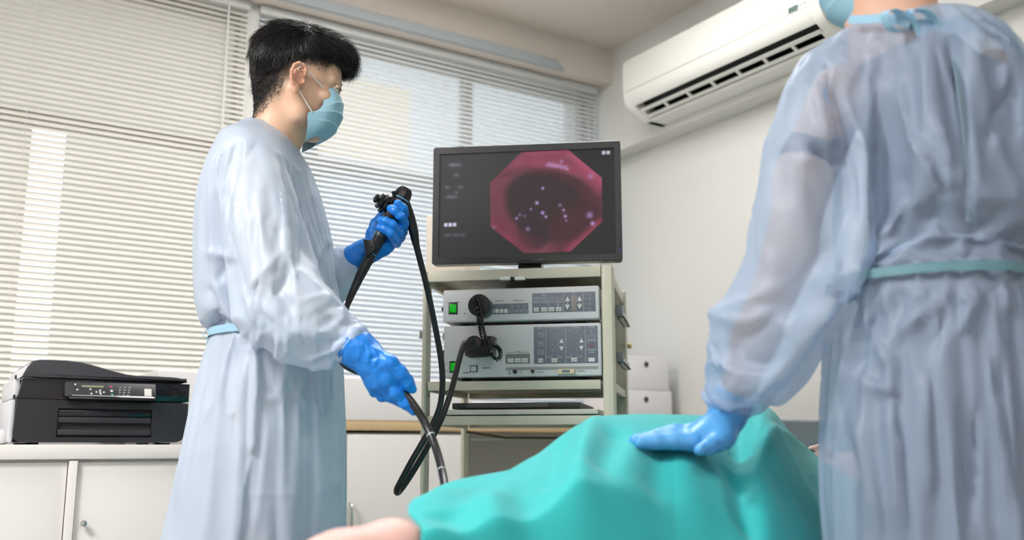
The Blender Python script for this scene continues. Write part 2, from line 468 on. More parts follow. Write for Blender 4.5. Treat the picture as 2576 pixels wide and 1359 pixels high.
MB().box((AU-0.0003, (AV0+AV1)/2, AZ0+0.117), (0.001, AV1-AV0-0.01, 0.0012)).build('seam', mat('seam', srgb(170, 168, 160), 0.6), ac, smooth=0)
# ---------------------------------------------------------------- frames for turned furniture
def M4(o, e1, e2, e3=Vector((0, 0, 1))):
    return Matrix(((e1.x, e2.x, e3.x, o.x), (e1.y, e2.y, e3.y, o.y), (e1.z, e2.z, e3.z, o.z), (0, 0, 0, 1)))
class Frame:
    def __init__(s, o, deg):           # deg: how far the face is turned against the view
        a = R(deg); s.e1 = room(math.cos(a), -math.sin(a), 0); s.e2 = room(math.sin(a), math.cos(a), 0)
        s.o = Vector(o); s.M = M4(s.o, s.e1, s.e2); s.Mi = s.M.inverted()
    def loc(s, px, py, d=0.0):
        return s.Mi @ hit(px, py, s.o+s.e2*d, s.e2)
    def at(s, px, py, d=0.0): return hit(px, py, s.o+s.e2*d, s.e2)
    def rect(s, x0, y0, x1, y1, d=0.0):
        ym, xm = (y0+y1)/2, (x0+x1)/2
        a, b = s.loc(x0, ym, d).x, s.loc(x1, ym, d).x
        t, u = s.loc(xm, y0, d).z, s.loc(xm, y1, d).z
        return a, b, u, t
    def pbox(s, mb, x0, y0, x1, y1, d0, d1, bevel=0.0, seg=2, ref=None):
        a, b, u, t = s.rect(x0, y0, x1, y1, d0 if ref is None else ref)
        return mb.box(((a+b)/2, (d0+d1)/2, (u+t)/2), (b-a, abs(d1-d0), t-u), s.M, bevel, seg)
# ---------------------------------------------------------------- cabinets, counter
m_lam = mat('white laminate', srgb(232, 229, 226), 0.42, var=0.01)
m_gap = mat('dark gap', (0.03, 0.028, 0.025), 0.8)
m_chrome = mat('chrome', (0.72, 0.70, 0.68), 0.15, 1.0)
m_steel = mat('brushed steel', (0.55, 0.55, 0.54), 0.35, 1.0)
m_tan = mat('light wood edge', srgb(205, 178, 138), 0.5, var=0.05, vscale=30)
CVF = 2.74
c = thing('sideboard_cabinet', (0.1, CVF+0.2, 0), 'long white cabinet with flat doors carrying the black printer', 'cabinet')
MB().box((0.10, CVF+0.18, 0.8635), (1.9, 0.372, 0.037), bevel=0.003).build('top_panel', m_lam, c)
MB().box((0.10, CVF+0.19, 0.45), (1.88, 0.34, 0.79)).build('carcass', m_lam, c, smooth=0)
MB().box((0.10, CVF+0.2, 0.0275), (1.86, 0.31, 0.055)).build('plinth', m_gap, c, smooth=0)
MB().box((0.414, CVF+0.012, 0.45), (0.020, 0.032, 0.782), bevel=0.001).build('divider', m_lam, c)
for (a, b, kx) in ((-0.42, 0.4015, 0.33), (0.4265, 1.045, 0.448), (-0.845, -0.425, -0.47)):
    dr = MB().box(((a+b)/2, CVF+0.018, 0.448), (b-a, 0.018, 0.778), bevel=0.0015).build('door', m_lam, c)
    if a > 0: MB().lathe([(0.003, 0), (0.0035, 0.010), (0.008, 0.014), (0.0085, 0.020), (0.007, 0.023), (0.002, 0.0245)], (kx, CVF+0.01, 0.684), (0, -1, 0), 20).build('knob', m_chrome, c, parent=dr)
# sink counter beyond
VC = 3.12
c = thing('sink_counter', (1.7, VC+0.2, 0), 'white cabinet counter with pale wood edge under the window, behind the rolling rack', 'counter')
MB().box((1.74, VC+0.24, 0.9465), (2.32, 0.48, 0.031), bevel=0.002).build('worktop', [m_lam, m_tan][1], c)
MB().box((1.24, VC+0.25, 0.50), (1.08, 0.42, 0.85)).build('carcass', m_lam, c, smooth=0)
MB().box((1.24, VC+0.26, 0.04), (1.06, 0.40, 0.08)).build('plinth', m_gap, c, smooth=0)
MB().box((2.885, VC+0.25, 0.465), (0.02, 0.42, 0.93)).build('end_panel', m_lam, c, smooth=0)
for (a, b) in ((0.71, 1.0), (1.006, 1.322), (1.330, 1.784)):
    dr = MB().box(((a+b)/2, VC+0.012, 0.50), (b-a, 0.02, 0.835), bevel=0.003).build('door', m_lam, c)
    if a > 1.3 or a > 1.0:
        x = a+0.012 if a > 1.3 else a+0.02
        pts = [(x, VC-0.002, 0.688), (x, VC-0.022, 0.682), (x, VC-0.027, 0.665), (x, VC-0.028, 0.635), (x, VC-0.027, 0.604), (x, VC-0.022, 0.587), (x, VC-0.002, 0.581)]
        h = MB().tube(catmull(pts, 5), 0.0048, 10).build('handle', m_chrome, c, parent=dr)
# basin
m_cer = mat('white ceramic', srgb(232, 230, 230), 0.25, coat=0.3)
b = thing('wash_basin', (1.28, VC+0.21, 0.962), 'wide white ceramic basin standing on the wood-edged counter', 'basin')
mb = MB(); mb.box((1.26, VC+0.20, 1.038), (1.13, 0.39, 0.152), bevel=0.012, seg=3); mb.build('bowl', m_cer, b)
mb = MB(); mb.box((1.26, VC+0.20, 1.1145), (1.05, 0.31, 0.002)); mb.build('hollow_shade', mat('basin shade', srgb(205, 203, 200), 0.3), b)  # flat darker sheet on the solid block, painting the shade of the hollow
f = thing('basin_tap', (1.33, VC+0.19, 1.115), 'chrome basin tap behind the gowned man at the counter', 'tap')
mb = MB(); mb.tube(catmull([(1.318, VC+0.17, 1.112), (1.318, VC+0.17, 1.20), (1.318, VC+0.15, 1.235), (1.322, VC+0.10, 1.24), (1.326, VC+0.06, 1.215)], 6), [0.016]*14+[0.013]*11, 14); mb.build('spout', m_chrome, f)
mb = MB(); mb.tube([(1.318, VC+0.17, 1.2), (1.34, VC+0.2, 1.262)], 0.006, 10); mb.build('lever', m_chrome, f)
MB().lathe([(0.02, 0), (0.02, 0.03), (0.015, 0.036)], (1.318, VC+0.17, 1.112), (0, 0, 1), 18).build('tap_base', m_chrome, f)
# white storage boxes in the corner
def storage(z0, h, u1, label):
    t = thing('storage_box', (u1-0.14, VC+0.15, z0), label, 'storage box', 'white boxes stacked in the corner')
    mb = MB(); mb.box((u1-0.14, VC+0.16, z0+h/2), (0.28, 0.26, h), bevel=0.005); mb.build('body', mat('white plastic box', srgb(229, 227, 230), 0.45), t)
    p = hit(1625, 917 if z0 > 1.05 else 1005, (0, VC+0.03, 0), n_)
    mb = MB(); mb.lathe([(0.0125, -0.001), (0.0135, 0.001), (0.0125, 0.0025), (0.0095, 0.0025)], (p.x, VC+0.03, p.z), (0, -1, 0), 24); mb.build('grommet', mat('grommet grey', srgb(150, 150, 150), 0.4), t)
    mb = MB(); mb.lathe([(0.0095, 0), (0.0095, 0.003)], (p.x, VC+0.03, p.z), (0, -1, 0), 24); mb.build('finger_hole', m_gap, t)
storage(0.962, 0.148, 2.83, 'white plastic storage box standing on the counter, lower of the two')
storage(1.110, 0.143, 2.815, 'white plastic storage box stacked on top of another box')
# small round white pot on the cabinet, cut by the picture edge
p = hit(-6, 1100, (0, CVF+0.08, 0), n_)
tag(MB().lathe([(0.016, 0), (0.024, 0.004), (0.026, 0.014), (0.025, 0.028), (0.02, 0.036), (0.008, 0.04)], (p.x, CVF+0.08, 0.882), (0, 0, 1), 28).build('lidded_pot', m_cer, loc=(p.x, CVF+0.08, 0.882)),
    'small rounded white pot left of the printer at the picture edge', 'pot')

# ---------------------------------------------------------------- printer
PVF = CVF+0.018
def pr(px, py): q = hit(px, py, (0, PVF, 0), n_); return (q.x, q.z)
m_pblk = mat('printer charcoal', (0.022, 0.022, 0.026), 0.42, bump=0.05, bscale=900)
m_pgls = mat('printer gloss black', (0.006, 0.006, 0.008), 0.12, coat=0.5)
m_plid = mat('printer lid charcoal', (0.035, 0.034, 0.042), 0.45, bump=0.05, bscale=900)
m_pgry = mat('printer light grey', srgb(214, 216, 222), 0.4)
pt = thing('printer', (0.35, PVF+0.18, 0.882), 'black multifunction printer with grey sides standing on the white cabinet', 'printer')
zb = 0.884
def rnd(poly, r_idx=None): return poly
# lower body (front bezel)
bx0, bx1 = pr(35, 1060)[0], pr(473, 1040)[0]
z_lo = zb+0.004
z_mid = pr(110, 1007)[1]; z_top = pr(110, 952)[1]
def arc(cx, cz, r, a0, a1, n=6): return [(cx+r*math.cos(R(a0+(a1-a0)*i/n)), cz+r*math.sin(R(a0+(a1-a0)*i/n))) for i in range(n+1)]
zc = pr(110, 1005)[1]
poly = arc(bx0+0.022, z_lo+0.022, 0.022, 180, 270)+arc(bx1-0.032, z_lo+0.032, 0.032, 270, 360)+[(bx1, zc-0.002), (bx0+0.003, zc)]
# slot opening bounds
sx0, sz1 = pr(147, 1027); sx1, _ = pr(384, 1032); sz0 = pr(146, 1100)[1]
mb = MB(); mb.prism(poly, PVF+0.012, PVF+0.36, axis='y', bevel=0.003); mb.build('lower_body', m_pblk, pt)
# front bezel in four pieces round the slot
mb = MB()
mb.prism(arc(bx0+0.022, z_lo+0.022, 0.022, 180, 270)+[(sx0, z_lo), (sx0, zc), (bx0+0.003, zc)], PVF, PVF+0.014, axis='y')
mb.prism([(sx1, z_lo)]+arc(bx1-0.032, z_lo+0.032, 0.032, 270, 360)+[(bx1, zc-0.002), (sx1, zc-0.002)], PVF, PVF+0.014, axis='y')
mb.box(((sx0+sx1)/2, PVF+0.007, (z_lo+sz0)/2), (sx1-sx0, 0.014, sz0-z_lo)); mb.box(((sx0+sx1)/2, PVF+0.007, (zc+sz1)/2), (sx1-sx0, 0.014, zc-sz1))
mb.build('front_bezel', m_pblk, pt, smooth=0)
mb = MB(); mb.box(((sx0+sx1)/2, PVF+0.0125, (sz0+sz1)/2), (sx1-sx0, 0.003, sz1-sz0)); mb.build('slot', m_gap, pt, smooth=0)
H = sz1-sz0
for nm, z, h, d, m in (('slot_flap', sz0+H*0.83, H*0.20, 0.008, m_pgls), ('exit_tray', sz0+H*0.60, H*0.20, 0.006, m_plid), ('paper_tray', sz0+H*0.17, H*0.20, 0.001, m_plid)):
    MB().box(((sx0+sx1)/2, PVF+d, z), (sx1-sx0-0.004, 0.008, h), bevel=0.002).build(nm, m, pt)
# middle gloss band
mz0, mz1 = zc+0.001, pr(110, 951)[1]
MB().prism([(bx0+0.003, mz0), (bx1+0.001, mz0), (bx1+0.001, mz1-0.004), (bx0+0.012, mz1)], PVF+0.001, PVF+0.34, axis='y', bevel=0.002).build('scanner_body', m_pgls, pt)
# lid with the automatic feeder hump
lt = [pr(x, y) for x, y in ((60, 948), (70, 922), (84, 908), (100, 904.5), (130, 905), (170, 907), (205, 911), (240, 920), (280, 932), (320, 942), (345, 945), (400, 947), (445, 950), (460, 953), (470, 960), (472, 968))]
lid = [(p[0], max(p[1], mz1+0.012-0.0105*(i > 14)-0.006*(i == 13))) for i, p in enumerate(lt)]
MB().prism([(lid[0][0]-0.004, mz1+0.001)]+lid+[(lid[-1][0], mz1+0.0005)], PVF+0.002, PVF+0.33, axis='y', bevel=0.004).build('lid', m_plid, pt)
# light grey side shell, seen on the left
sx = bx0
mb = MB(); mb.box((sx-0.004, PVF+0.19, (zb+zc)/2+0.001), (0.012, 0.345, zc-zb-0.004), bevel=0.005); mb.build('side_panel', m_pgry, pt)
mb = MB(); mb.box((sx+0.003, PVF+0.185, (mz0+mz1)/2), (0.012, 0.32, mz1-mz0-0.002), bevel=0.004); mb.build('side_panel', m_pgry, pt)
l0 = lid[0][0]
mb = MB(); mb.prism([(l0-0.006, mz1+0.001), (l0-0.004, mz1+0.012), (l0+0.003, mz1+0.026), (l0+0.012, mz1+0.036), (l0+0.02, mz1+0.0385), (l0+0.02, mz1+0.001)], PVF+0.006, PVF+0.32, axis='y', bevel=0.003); mb.build('lid_side', m_pgry, pt)
for z in (zc+0.006, mz1+0.001): MB().box((sx-0.003, PVF+0.022, z), (0.004, 0.010, 0.010), bevel=0.001).build('latch', m_gap, pt)
for dy in (0.05, 0.31):
    for dx in (bx0+0.05, bx1-0.05): MB().box((dx, PVF+dy, zb), (0.03, 0.03, 0.006)).build('foot', m_gap, pt, smooth=0)
# tilted control panel
pA, pB, pC, pD = [Vector((q[0], 0, q[1])) for q in (pr(163, 958), pr(391, 966), pr(393, 1003), pr(170, 1000))]
tl = Vector((pA.x, PVF-0.004, pA.z-0.002)); trr = Vector((pB.x, PVF-0.004, pA.z-0.002))
blv = Vector((pA.x, PVF-0.022, pD.z+0.002))
ex = (trr-tl).normalized(); ez = (tl-blv).normalized(); ey = ez.cross(ex) * -1
ey = ex.cross(ez) * -1
PW = (trr-tl).length; PH = (tl-blv).length
MP = M4(blv, ex, ez.cross(ex), ez)
MB().box((PW/2, 0.006, PH/2), (PW, 0.014, PH), MP, bevel=0.003).build('control_panel', m_pblk, pt)
MB().box((PW/2+0.002, 0.004, -0.004), (PW-0.012, 0.02, 0.009), MP, bevel=0.003).build('panel_lip', m_pgls, pt)
MB().box((PW/2+0.004, -0.002, 0.0012), (PW*0.89, 0.003, 0.0026), MP, bevel=0.001).build('trim_strip', mat('silver strip', srgb(225, 228, 230), 0.2, 0.3), pt)
MB().box((PW*0.295, -0.0015, PH*0.68), (PW*0.235, 0.002, PH*0.15), MP).build('display', mat('lcd olive', srgb(128, 128, 108), 0.3), pt, smooth=0)
m_wprint = mat('white print', srgb(215, 215, 215), 0.5)
MB().mesh([Vector((PW*(0.91+x), y, PH*z)) for x in (-0.045, 0.035) for y in (-0.0025, 0.0) for z in (0.12, 0.62)], [(0, 1, 3, 2), (4, 6, 7, 5), (0, 4, 5, 1), (2, 3, 7, 6), (0, 2, 6, 4), (1, 5, 7, 3)], MP).build('sticker', mat('pale sticker', srgb(208, 206, 200), 0.6), pt, smooth=0)
for i in range(3):
    for j in range(4):
        mb = MB(); text(mb, '123456789*0#'[j*3+i], MP @ Matrix.Translation((PW*(0.575+0.05*i+0.006*(3-j)), -0.0018, PH*(0.68-0.18*j))) @ Matrix.Rotation(R(90), 4, 'X'), 0.0062)
        mb.box((PW*(0.59+0.05*i+0.006*(3-j)), -0.0012, PH*(0.68-0.18*j)), (0.003, 0.0006, 0.001), MP)
        mb.build('key', m_wprint, pt, smooth=0)
for (x, z, m) in ((0.495, 0.70, 'red'), (0.50, 0.42, 'w'), (0.505, 0.16, 'teal')):
    mm = {'red': mat('key red', srgb(190, 70, 110), 0.4), 'w': m_wprint, 'teal': mat('key teal', srgb(70, 150, 150), 0.4)}[m]
    MB().lathe([(0.0035, 0), (0.003, 0.001)], MP @ Vector((PW*x, -0.0012, PH*z)), -(MP.to_3x3() @ Vector((0, 1, 0))), 16).build('button', mm, pt)
for (x, z) in ((0.11, 0.80), (0.13, 0.45), (0.27, 0.5), (0.28, 0.2), (0.335, 0.32), (0.375, 0.45), (0.38, 0.2), (0.415, 0.32), (0.375, 0.32)):
    MB().lathe([(0.0026, 0), (0.002, 0.0008)], MP @ Vector((PW*x, -0.0012, PH*z)), -(MP.to_3x3() @ Vector((0, 1, 0))), 12).build('button', m_wprint, pt)

# ---------------------------------------------------------------- rolling equipment rack
ro = room(0.2595-0.507*0.982, 2.45+0.507*0.187, 0)
RK = Frame(ro, 10.8)
m_rack = mat('rack beige enamel', srgb(206, 201, 182), 0.4, bump=0.03, bscale=300, var=0.02, vscale=6)
m_rackd = mat('rack tray ivory', srgb(205, 202, 190), 0.45, var=0.03, vscale=20)
RWd, RD = 0.507, 0.49
rk = thing('equipment_rack', tuple(RK.M @ Vector((RWd/2, RD/2, 0))), 'beige steel rolling rack holding the two grey medical units', 'equipment rack')
zt = RK.loc(1529, 666).z
pw = 0.040
PLx = RK.loc(1075, 690).x
for (s0, s1, d0) in ((0.0, PLx, 0.0), (RK.loc(1512, 690).x, RWd, 0.0), (0.0, PLx, RD-0.05), (RWd-0.04, RWd, RD-0.05)):
    MB().box(((s0+s1)/2, d0+0.025, (zt+0.09)/2+0.0), (s1-s0, 0.05, zt-0.09), RK.M, bevel=0.009 if d0 == 0 else 0.004, seg=3).build('post', m_rack, rk)
def shelf(name, y0, y1, m=m_rack, x0=1076, x1=1511, d=0.004, depth=RD-0.01, hollow=True):
    a, b, u, t = RK.rect(x0, y0, x1, y1, d)
    mb = MB(); mb.box(((a+b)/2, d+0.006, (u+t)/2), (b-a, 0.012, t-u), RK.M, bevel=0.002)
    mb.box(((a+b)/2, d+depth/2+0.006, t-0.004), (b-a, depth-0.012, 0.005), RK.M)
    mb.box(((a+b)/2, d+depth-0.006, (u+t)/2), (b-a, 0.012, t-u), RK.M, bevel=0.002)
    mb.build(name, m, rk)
    return u, t
u, ttop = shelf('top_shelf', 676, 702)
# side rails joining front and back posts on both sides
for (y0, y1) in ((676, 704), (958, 980), (1046, 1069)):
    t, u2 = RK.loc(1512, y0).z, RK.loc(1512, y1).z
    for s in (0.006, RWd-0.018): MB().box((s+0.006, RD/2, (t+u2)/2), (0.012, RD-0.06, t-u2), RK.M, bevel=0.002).build('side_rail', m_rack, rk)
u3, t3 = shelf('shelf', 958, 981)
u4, t4 = shelf('shelf', 1046, 1069)
# shallow tray resting on the lowest visible shelf
a, b2, uu, tt = RK.rect(1098, 1031, 1504, 1044, -0.004)
MB().box(((a+b2)/2, 0.2, (uu+tt)/2+0.001), (b2-a, 0.40, tt-uu), RK.M, bevel=0.003).build('pull_out_tray', m_rackd, rk)
kb = thing('dark_case', tuple(RK.M @ Vector(((a+b2)/2, 0.2, tt+0.002))), 'flat dark case lying on the ivory tray low in the rack', 'case')
MB().box(((a+b2)/2-0.01, 0.21, tt+0.012), (b2-a-0.08, 0.34, 0.016), RK.M, bevel=0.003).build('case_body', mat('case dark', (0.03, 0.03, 0.03), 0.4), kb)
MB().box(((a+b2)/2-0.03, 0.05, tt+0.0125), (b2-a-0.2, 0.03, 0.012), RK.M, bevel=0.003).build('handle', mat('case grey', (0.09, 0.09, 0.09), 0.4), kb)
# lower structure: base shelf, cross rails and castors
MB().box((RWd/2, RD/2, 0.20), (RWd-0.02, RD-0.02, 0.03), RK.M, bevel=0.003).build('base_shelf', m_rack, rk)
MB().box((RWd/2, RD-0.02, u4-0.035), (RWd-0.05, 0.008, 0.004), RK.M).build('cross_rail', m_rackd, rk)
mb = MB(); mb.tube([RK.M @ Vector((0.03, RD-0.1, u4-0.012)), RK.M @ Vector((0.15, RD-0.1, u4-0.03)), RK.M @ Vector((0.46, RD-0.12, u4-0.032))], 0.0035, 8); mb.build('wire_guide', mat('rusty brown', (0.12, 0.08, 0.05), 0.6), rk)
# back panel of the top compartment, with an open strip on the left
zp0 = RK.loc(1300, 812).z
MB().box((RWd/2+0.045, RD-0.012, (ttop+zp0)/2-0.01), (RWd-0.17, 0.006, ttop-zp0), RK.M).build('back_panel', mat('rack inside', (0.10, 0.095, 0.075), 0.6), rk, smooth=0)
for s in (0.02, RWd-0.02):
    for d in (0.03, RD-0.03):
        p = RK.M @ Vector((s, d, 0.045))
        w_ = MB().lathe([(0.03, 0), (0.045, 0.004), (0.045, 0.021), (0.03, 0.025)], RK.M @ Vector((s-0.0125, d, 0.045)), RK.e1, 24).build('castor', mat('castor rubber', (0.03, 0.03, 0.03), 0.5), rk)
        MB().box((s, d, 0.075), (0.034, 0.04, 0.04), RK.M, bevel=0.004).build('castor_fork', m_steel, rk, parent=w_)
# release catches under the top shelf
for (x0, x1) in ((1257, 1283), (1294, 1320)):
    mb = MB(); RK.pbox(mb, x0, 696, x1, 704, -0.006, 0.01, 0.002); mb.build('catch', m_trim, rk)
mb = MB(); RK.pbox(mb, 1284, 697, 1293, 705, -0.001, 0.01); mb.build('catch_bracket', m_gap, rk)
mb = MB(); RK.pbox(mb, 1052, 832, 1058, 852, -0.006, 0.012, 0.002); mb.build('side_latch', m_chrome, rk)
# grey clips on the right side of the rack
for (y0, y1) in ((757, 782), (880, 904)):
    t, u2 = RK.loc(1550, y0).z, RK.loc(1550, y1).z
    cl = MB().box((RWd+0.008, 0.10, (t+u2)/2), (0.018, 0.05, t-u2), RK.M, bevel=0.003).build('side_clip', mat('clip grey', srgb(128, 132, 138), 0.4), rk)
    MB().box((RWd+0.008, 0.24, (t+u2)/2-0.004), (0.013, 0.22, (t-u2)*0.85), RK.M, bevel=0.003).build('clip_handle', m_rackd, rk, parent=cl)
    MB().box((RWd+0.008, 0.24, u2+0.001), (0.019, 0.23, 0.003), RK.M).build('clip_edge', m_gap, rk, parent=cl)
mb = MB(); q = RK.M @ Vector((RWd+0.002, RD-0.02, RK.loc(1583, 872, RD).z)); mb.lathe([(0.006, 0), (0.009, 0.003), (0.009, 0.008), (0.005, 0.012)], q, RK.e1, 14); mb.build('brass_knob', mat('brass', srgb(196, 180, 130), 0.3, 0.8), rk)
MB().box((RWd-0.004, RD-0.03, 0.75), (0.004, 0.05, 1.0), RK.M).build('rear_upright', m_rack, rk, smooth=0)

# ---------------------------------------------------------------- processors
m_unit = mat('unit light grey', srgb(208, 208, 210), 0.42, bump=0.02, bscale=400)
m_unitd = mat('unit grey shadowline', srgb(150, 152, 148), 0.5)
m_pan = mat('panel slate', srgb(112, 116, 128), 0.45)
m_pan2 = mat('panel grey', srgb(122, 122, 122), 0.45)
m_btn = mat('button ivory', srgb(214, 214, 210), 0.4)
m_prt = mat('panel print', srgb(200, 202, 210), 0.5)
m_ink = mat('ink', srgb(70, 70, 72), 0.5)
m_green = mat('green lamp', srgb(0, 150, 10), 0.25, emit=srgb(10, 190, 20), estr=0.3)
m_blk = mat('black rubber', (0.010, 0.010, 0.010), 0.35)
m_blkp = mat('black plastic', (0.012, 0.012, 0.012), 0.3)
MT = RK.M @ Matrix.Rotation(R(90), 4, 'X')
def ptext(mb, s, px, py, size, d): 
    l = RK.loc(px, py, d)
    text(mb, s, RK.M @ Matrix.Translation((l.x, d, l.z)) @ Matrix.Rotation(R(90), 4, 'X'), size)
def outline(mb, x0, y0, x1, y1, d, w=0.0007):
    a, b, u, t = RK.rect(x0, y0, x1, y1, d)
    for (c_, s_) in ((((a+b)/2, d, t), (b-a, 0.0006, w)), (((a+b)/2, d, u), (b-a, 0.0006, w)), ((a, d, (u+t)/2), (w, 0.0006, t-u)), ((b, d, (u+t)/2), (w, 0.0006, t-u))): mb.box(c_, s_, RK.M)
def tri(px, py, up, d, s_=0.0065):
    l = RK.loc(px, py, d); z = 1 if up else -1
    mb = MB(); mb.prism([(l.x-s_, l.z-z*s_), (l.x+s_, l.z-z*s_), (l.x, l.z+z*s_)], d, d+0.0022, RK.M, axis='y'); return mb
D1 = 0.0
v = thing('video_processor', tuple(RK.M @ Vector((0.25, 0.2, RK.loc(1300, 808).z))), 'slim grey video processor on the rack, directly below the top shelf', 'medical device')
a, b2, u, t = RK.rect(1114, 724, 1508, 807, D1)
MB().box(((a+b2)/2, D1+0.19, (u+t)/2), (b2-a, 0.38, t-u), RK.M, bevel=0.007, seg=3).build('housing', m_unit, v)
mb = MB()
for s in (a+0.05, b2-0.05):
    for d in (0.05, 0.33): mb = MB().lathe([(0.012, 0), (0.012, -0.006)], RK.M @ Vector((s, d, u)), (0, 0, 1), 16); mb.build('foot', m_gap, v)
mb = MB(); RK.pbox(mb, 1129, 762, 1151, 791, D1-0.002, D1+0.001, 0.0005, ref=0); sw = mb.build('power_switch', m_blkp, v)
mb = MB(); RK.pbox(mb, 1132, 766, 1148, 787, D1-0.004, D1-0.001, 0.001, ref=0); mb.build('switch_lamp', m_green, v, parent=sw)
mb = MB(); RK.pbox(mb, 1124, 758, 1156, 761, D1-0.004, D1+0.001, 0.001, ref=0); mb.build('switch_guard', m_unit, v, parent=sw)
mb = MB(); q = RK.loc(1112, 776, D1); mb.lathe([(0.008, 0), (0.008, 0.012)], RK.M @ Vector((a-0.001, 0.02, q.z)), RK.e2, 16); mb.build('side_knob', m_blkp, v)
mb = MB(); RK.pbox(mb, 1339, 736, 1498, 785, D1-0.0012, D1+0.001, 0.0005, ref=0); pn = mb.build('control_panel', m_pan, v)
mb = MB(); RK.pbox(mb, 1233, 764, 1329, 790, D1-0.0012, D1+0.001, 0.0005, ref=0); pn2 = mb.build('button_panel', m_pan, v)
for i, x in enumerate((1239, 1250.5, 1262, 1273)):
    mb = MB(); RK.pbox(mb, x-4.6, 778, x+4.6, 788, D1-0.003, D1, 0.0006, ref=0); mb.build('button', m_btn, v, parent=pn2)
mb = MB()
for x in (1288, 1304, 1320): outline(mb, x-6.5, 779, x+6.5, 787, D1-0.0015); ptext(mb, 'MODE', x, 783, 0.0045, D1-0.0015); ptext(mb, 'LEVEL', x, 770, 0.0038, D1-0.0015); ptext(mb, 'AUTO', x, 774.5, 0.0038, D1-0.0015)
mb.build('print', m_prt, v, smooth=0, parent=pn2)
mb = MB(); ptext(mb, 'LAMP  ON', 1256, 757.5, 0.005, D1-0.0008); ptext(mb, 'COLOR  ADJ', 1304, 756.5, 0.005, D1-0.0008); ptext(mb, '■ 3', 1170, 789, 0.004, D1-0.0008); mb.build('lettering', m_ink, v, smooth=0)
mb = MB()
for x in (1417.5, 1467): RK.pbox(mb, x-0.4, 737, x+0.4, 784, D1-0.0018, D1, ref=0)
RK.pbox(mb, 1340, 761.2, 1417, 762, D1-0.0018, D1, ref=0); RK.pbox(mb, 1378, 762, 1378.8, 785, D1-0.0018, D1, ref=0)
for x in (1350, 1369): outline(mb, x-7, 749, x+7, 759, D1-0.0016, 0.0012); ptext(mb, 'ON', x, 754, 0.0055, D1-0.0016)
for x in (1387.5, 1406): outline(mb, x-7, 748, x+7, 758, D1-0.0016); ptext(mb, 'FREEZE', x, 753, 0.0038, D1-0.0016)
ptext(mb, 'IRIS', 1369, 743.5, 0.0055, D1-0.0016); ptext(mb, 'R.B', 1443, 738.5, 0.0048, D1-0.0016)
RK.pbox(mb, 1403, 763, 1405, 772, D1-0.0016, D1, ref=0)
for j, y in enumerate((740, 752, 765, 777)):
    ptext(mb, ('E1', 'E2', 'E3', 'E4')[j], 1473, y, 0.0046, D1-0.0016)
    ptext(mb, ('---', 'RED', 'SCR', 'EXT')[j], 1483, y-2, 0.0040, D1-0.0016); ptext(mb, ('BLUE', 'SAVE', 'AUX', 'MODE')[j], 1484, y+2.5, 0.0034, D1-0.0016)
mb.build('print', m_prt, v, smooth=0, parent=pn)
mb = MB(); RK.pbox(mb, 1437, 744, 1451, 783, D1-0.0018, D1, 0.0005, ref=0); mb.build('indicator_window', mat('window taupe', srgb(140, 136, 136), 0.3), v, parent=pn)
for (x) in (1427.5, 1458):
    tri(x, 752 if x < 1450 else 751, True, D1-0.003).build('arrow_button', m_btn, v, smooth=0, parent=pn)
    tri(x, 773 if x < 1450 else 772, False, D1-0.003).build('arrow_button', m_btn, v, smooth=0, parent=pn)
    tri(x, 762.5, True, D1-0.0018, 0.0018).build('arrow_mark', m_prt, v, smooth=0, parent=pn)
for x, y in ((1350, 779.5), (1369, 779.3), (1387.5, 778.8), (1406, 778.3)):
    mb = MB(); RK.pbox(mb, x-7, y-5, x+7, y+5, D1-0.0032, D1, 0.0006, ref=0); bt = mb.build('button', m_btn, v, parent=pn)
    mb = MB(); ptext(mb, {1350: 'GAIN', 1369: 'EXP', 1387.5: 'MENU', 1406: 'RESET'}[x], x, y, 0.0052 if x < 1380 else 0.0042, D1-0.0036); mb.build('lettering', m_ink, v, smooth=0, parent=bt)
# round camera plug on the video processor
q = RK.M @ Vector((RK.loc(1217, 776).x, 0, RK.loc(1217, 776).z))
pg = thing('camera_plug', tuple(q), 'large round black plug in the front of the slim video processor', 'plug')
ax = -RK.e2
MB().lathe([(0.027, 0.001), (0.027, 0.030), (0.025, 0.033)], q, ax, 40).build('socket_ring', mat('socket grey', srgb(98, 104, 102), 0.4), pg)
MB().lathe([(0.022, 0.032), (0.0285, 0.036), (0.0292, 0.058), (0.027, 0.0635), (0.024, 0.064), (0.012, 0.0645)], q, ax, 40).build('cap', m_blkp, pg)
# light source
l = thing('light_source', tuple(RK.M @ Vector((0.25, 0.2, RK.loc(1300, 950).z))), 'tall grey light source on the rack, below the slim unit', 'medical device')
a, b2, u, t = RK.rect(1116, 816, 1513, 948, D1)
MB().box(((a+b2)/2, D1+0.19, (u+t)/2), (b2-a, 0.38, t-u), RK.M, bevel=0.006, seg=3).build('housing', m_unit, l)
for s in (a+0.05, b2-0.05):
    for d in (0.05, 0.33): MB().lathe([(0.012, 0), (0.012, -0.008)], RK.M @ Vector((s, d, u)), (0, 0, 1), 16).build('foot', m_gap, l)
mb = MB(); RK.pbox(mb, 1131, 909, 1153, 938, D1-0.002, D1+0.001, 0.0005, ref=0); sw = mb.build('power_switch', m_blkp, l)
mb = MB(); RK.pbox(mb, 1134, 913, 1150, 934, D1-0.004, D1-0.001, 0.001, ref=0); mb.build('switch_lamp', m_green, l, parent=sw)
mb = MB(); RK.pbox(mb, 1183, 920, 1201, 937, D1-0.0015, D1+0.001, ref=0); ig = mb.build('ignition_button', m_blkp, l)
mb = MB(); RK.pbox(mb, 1185, 922, 1199, 935, D1-0.0025, D1-0.001, ref=0); mb.build('button_face', m_unit, l, parent=ig)
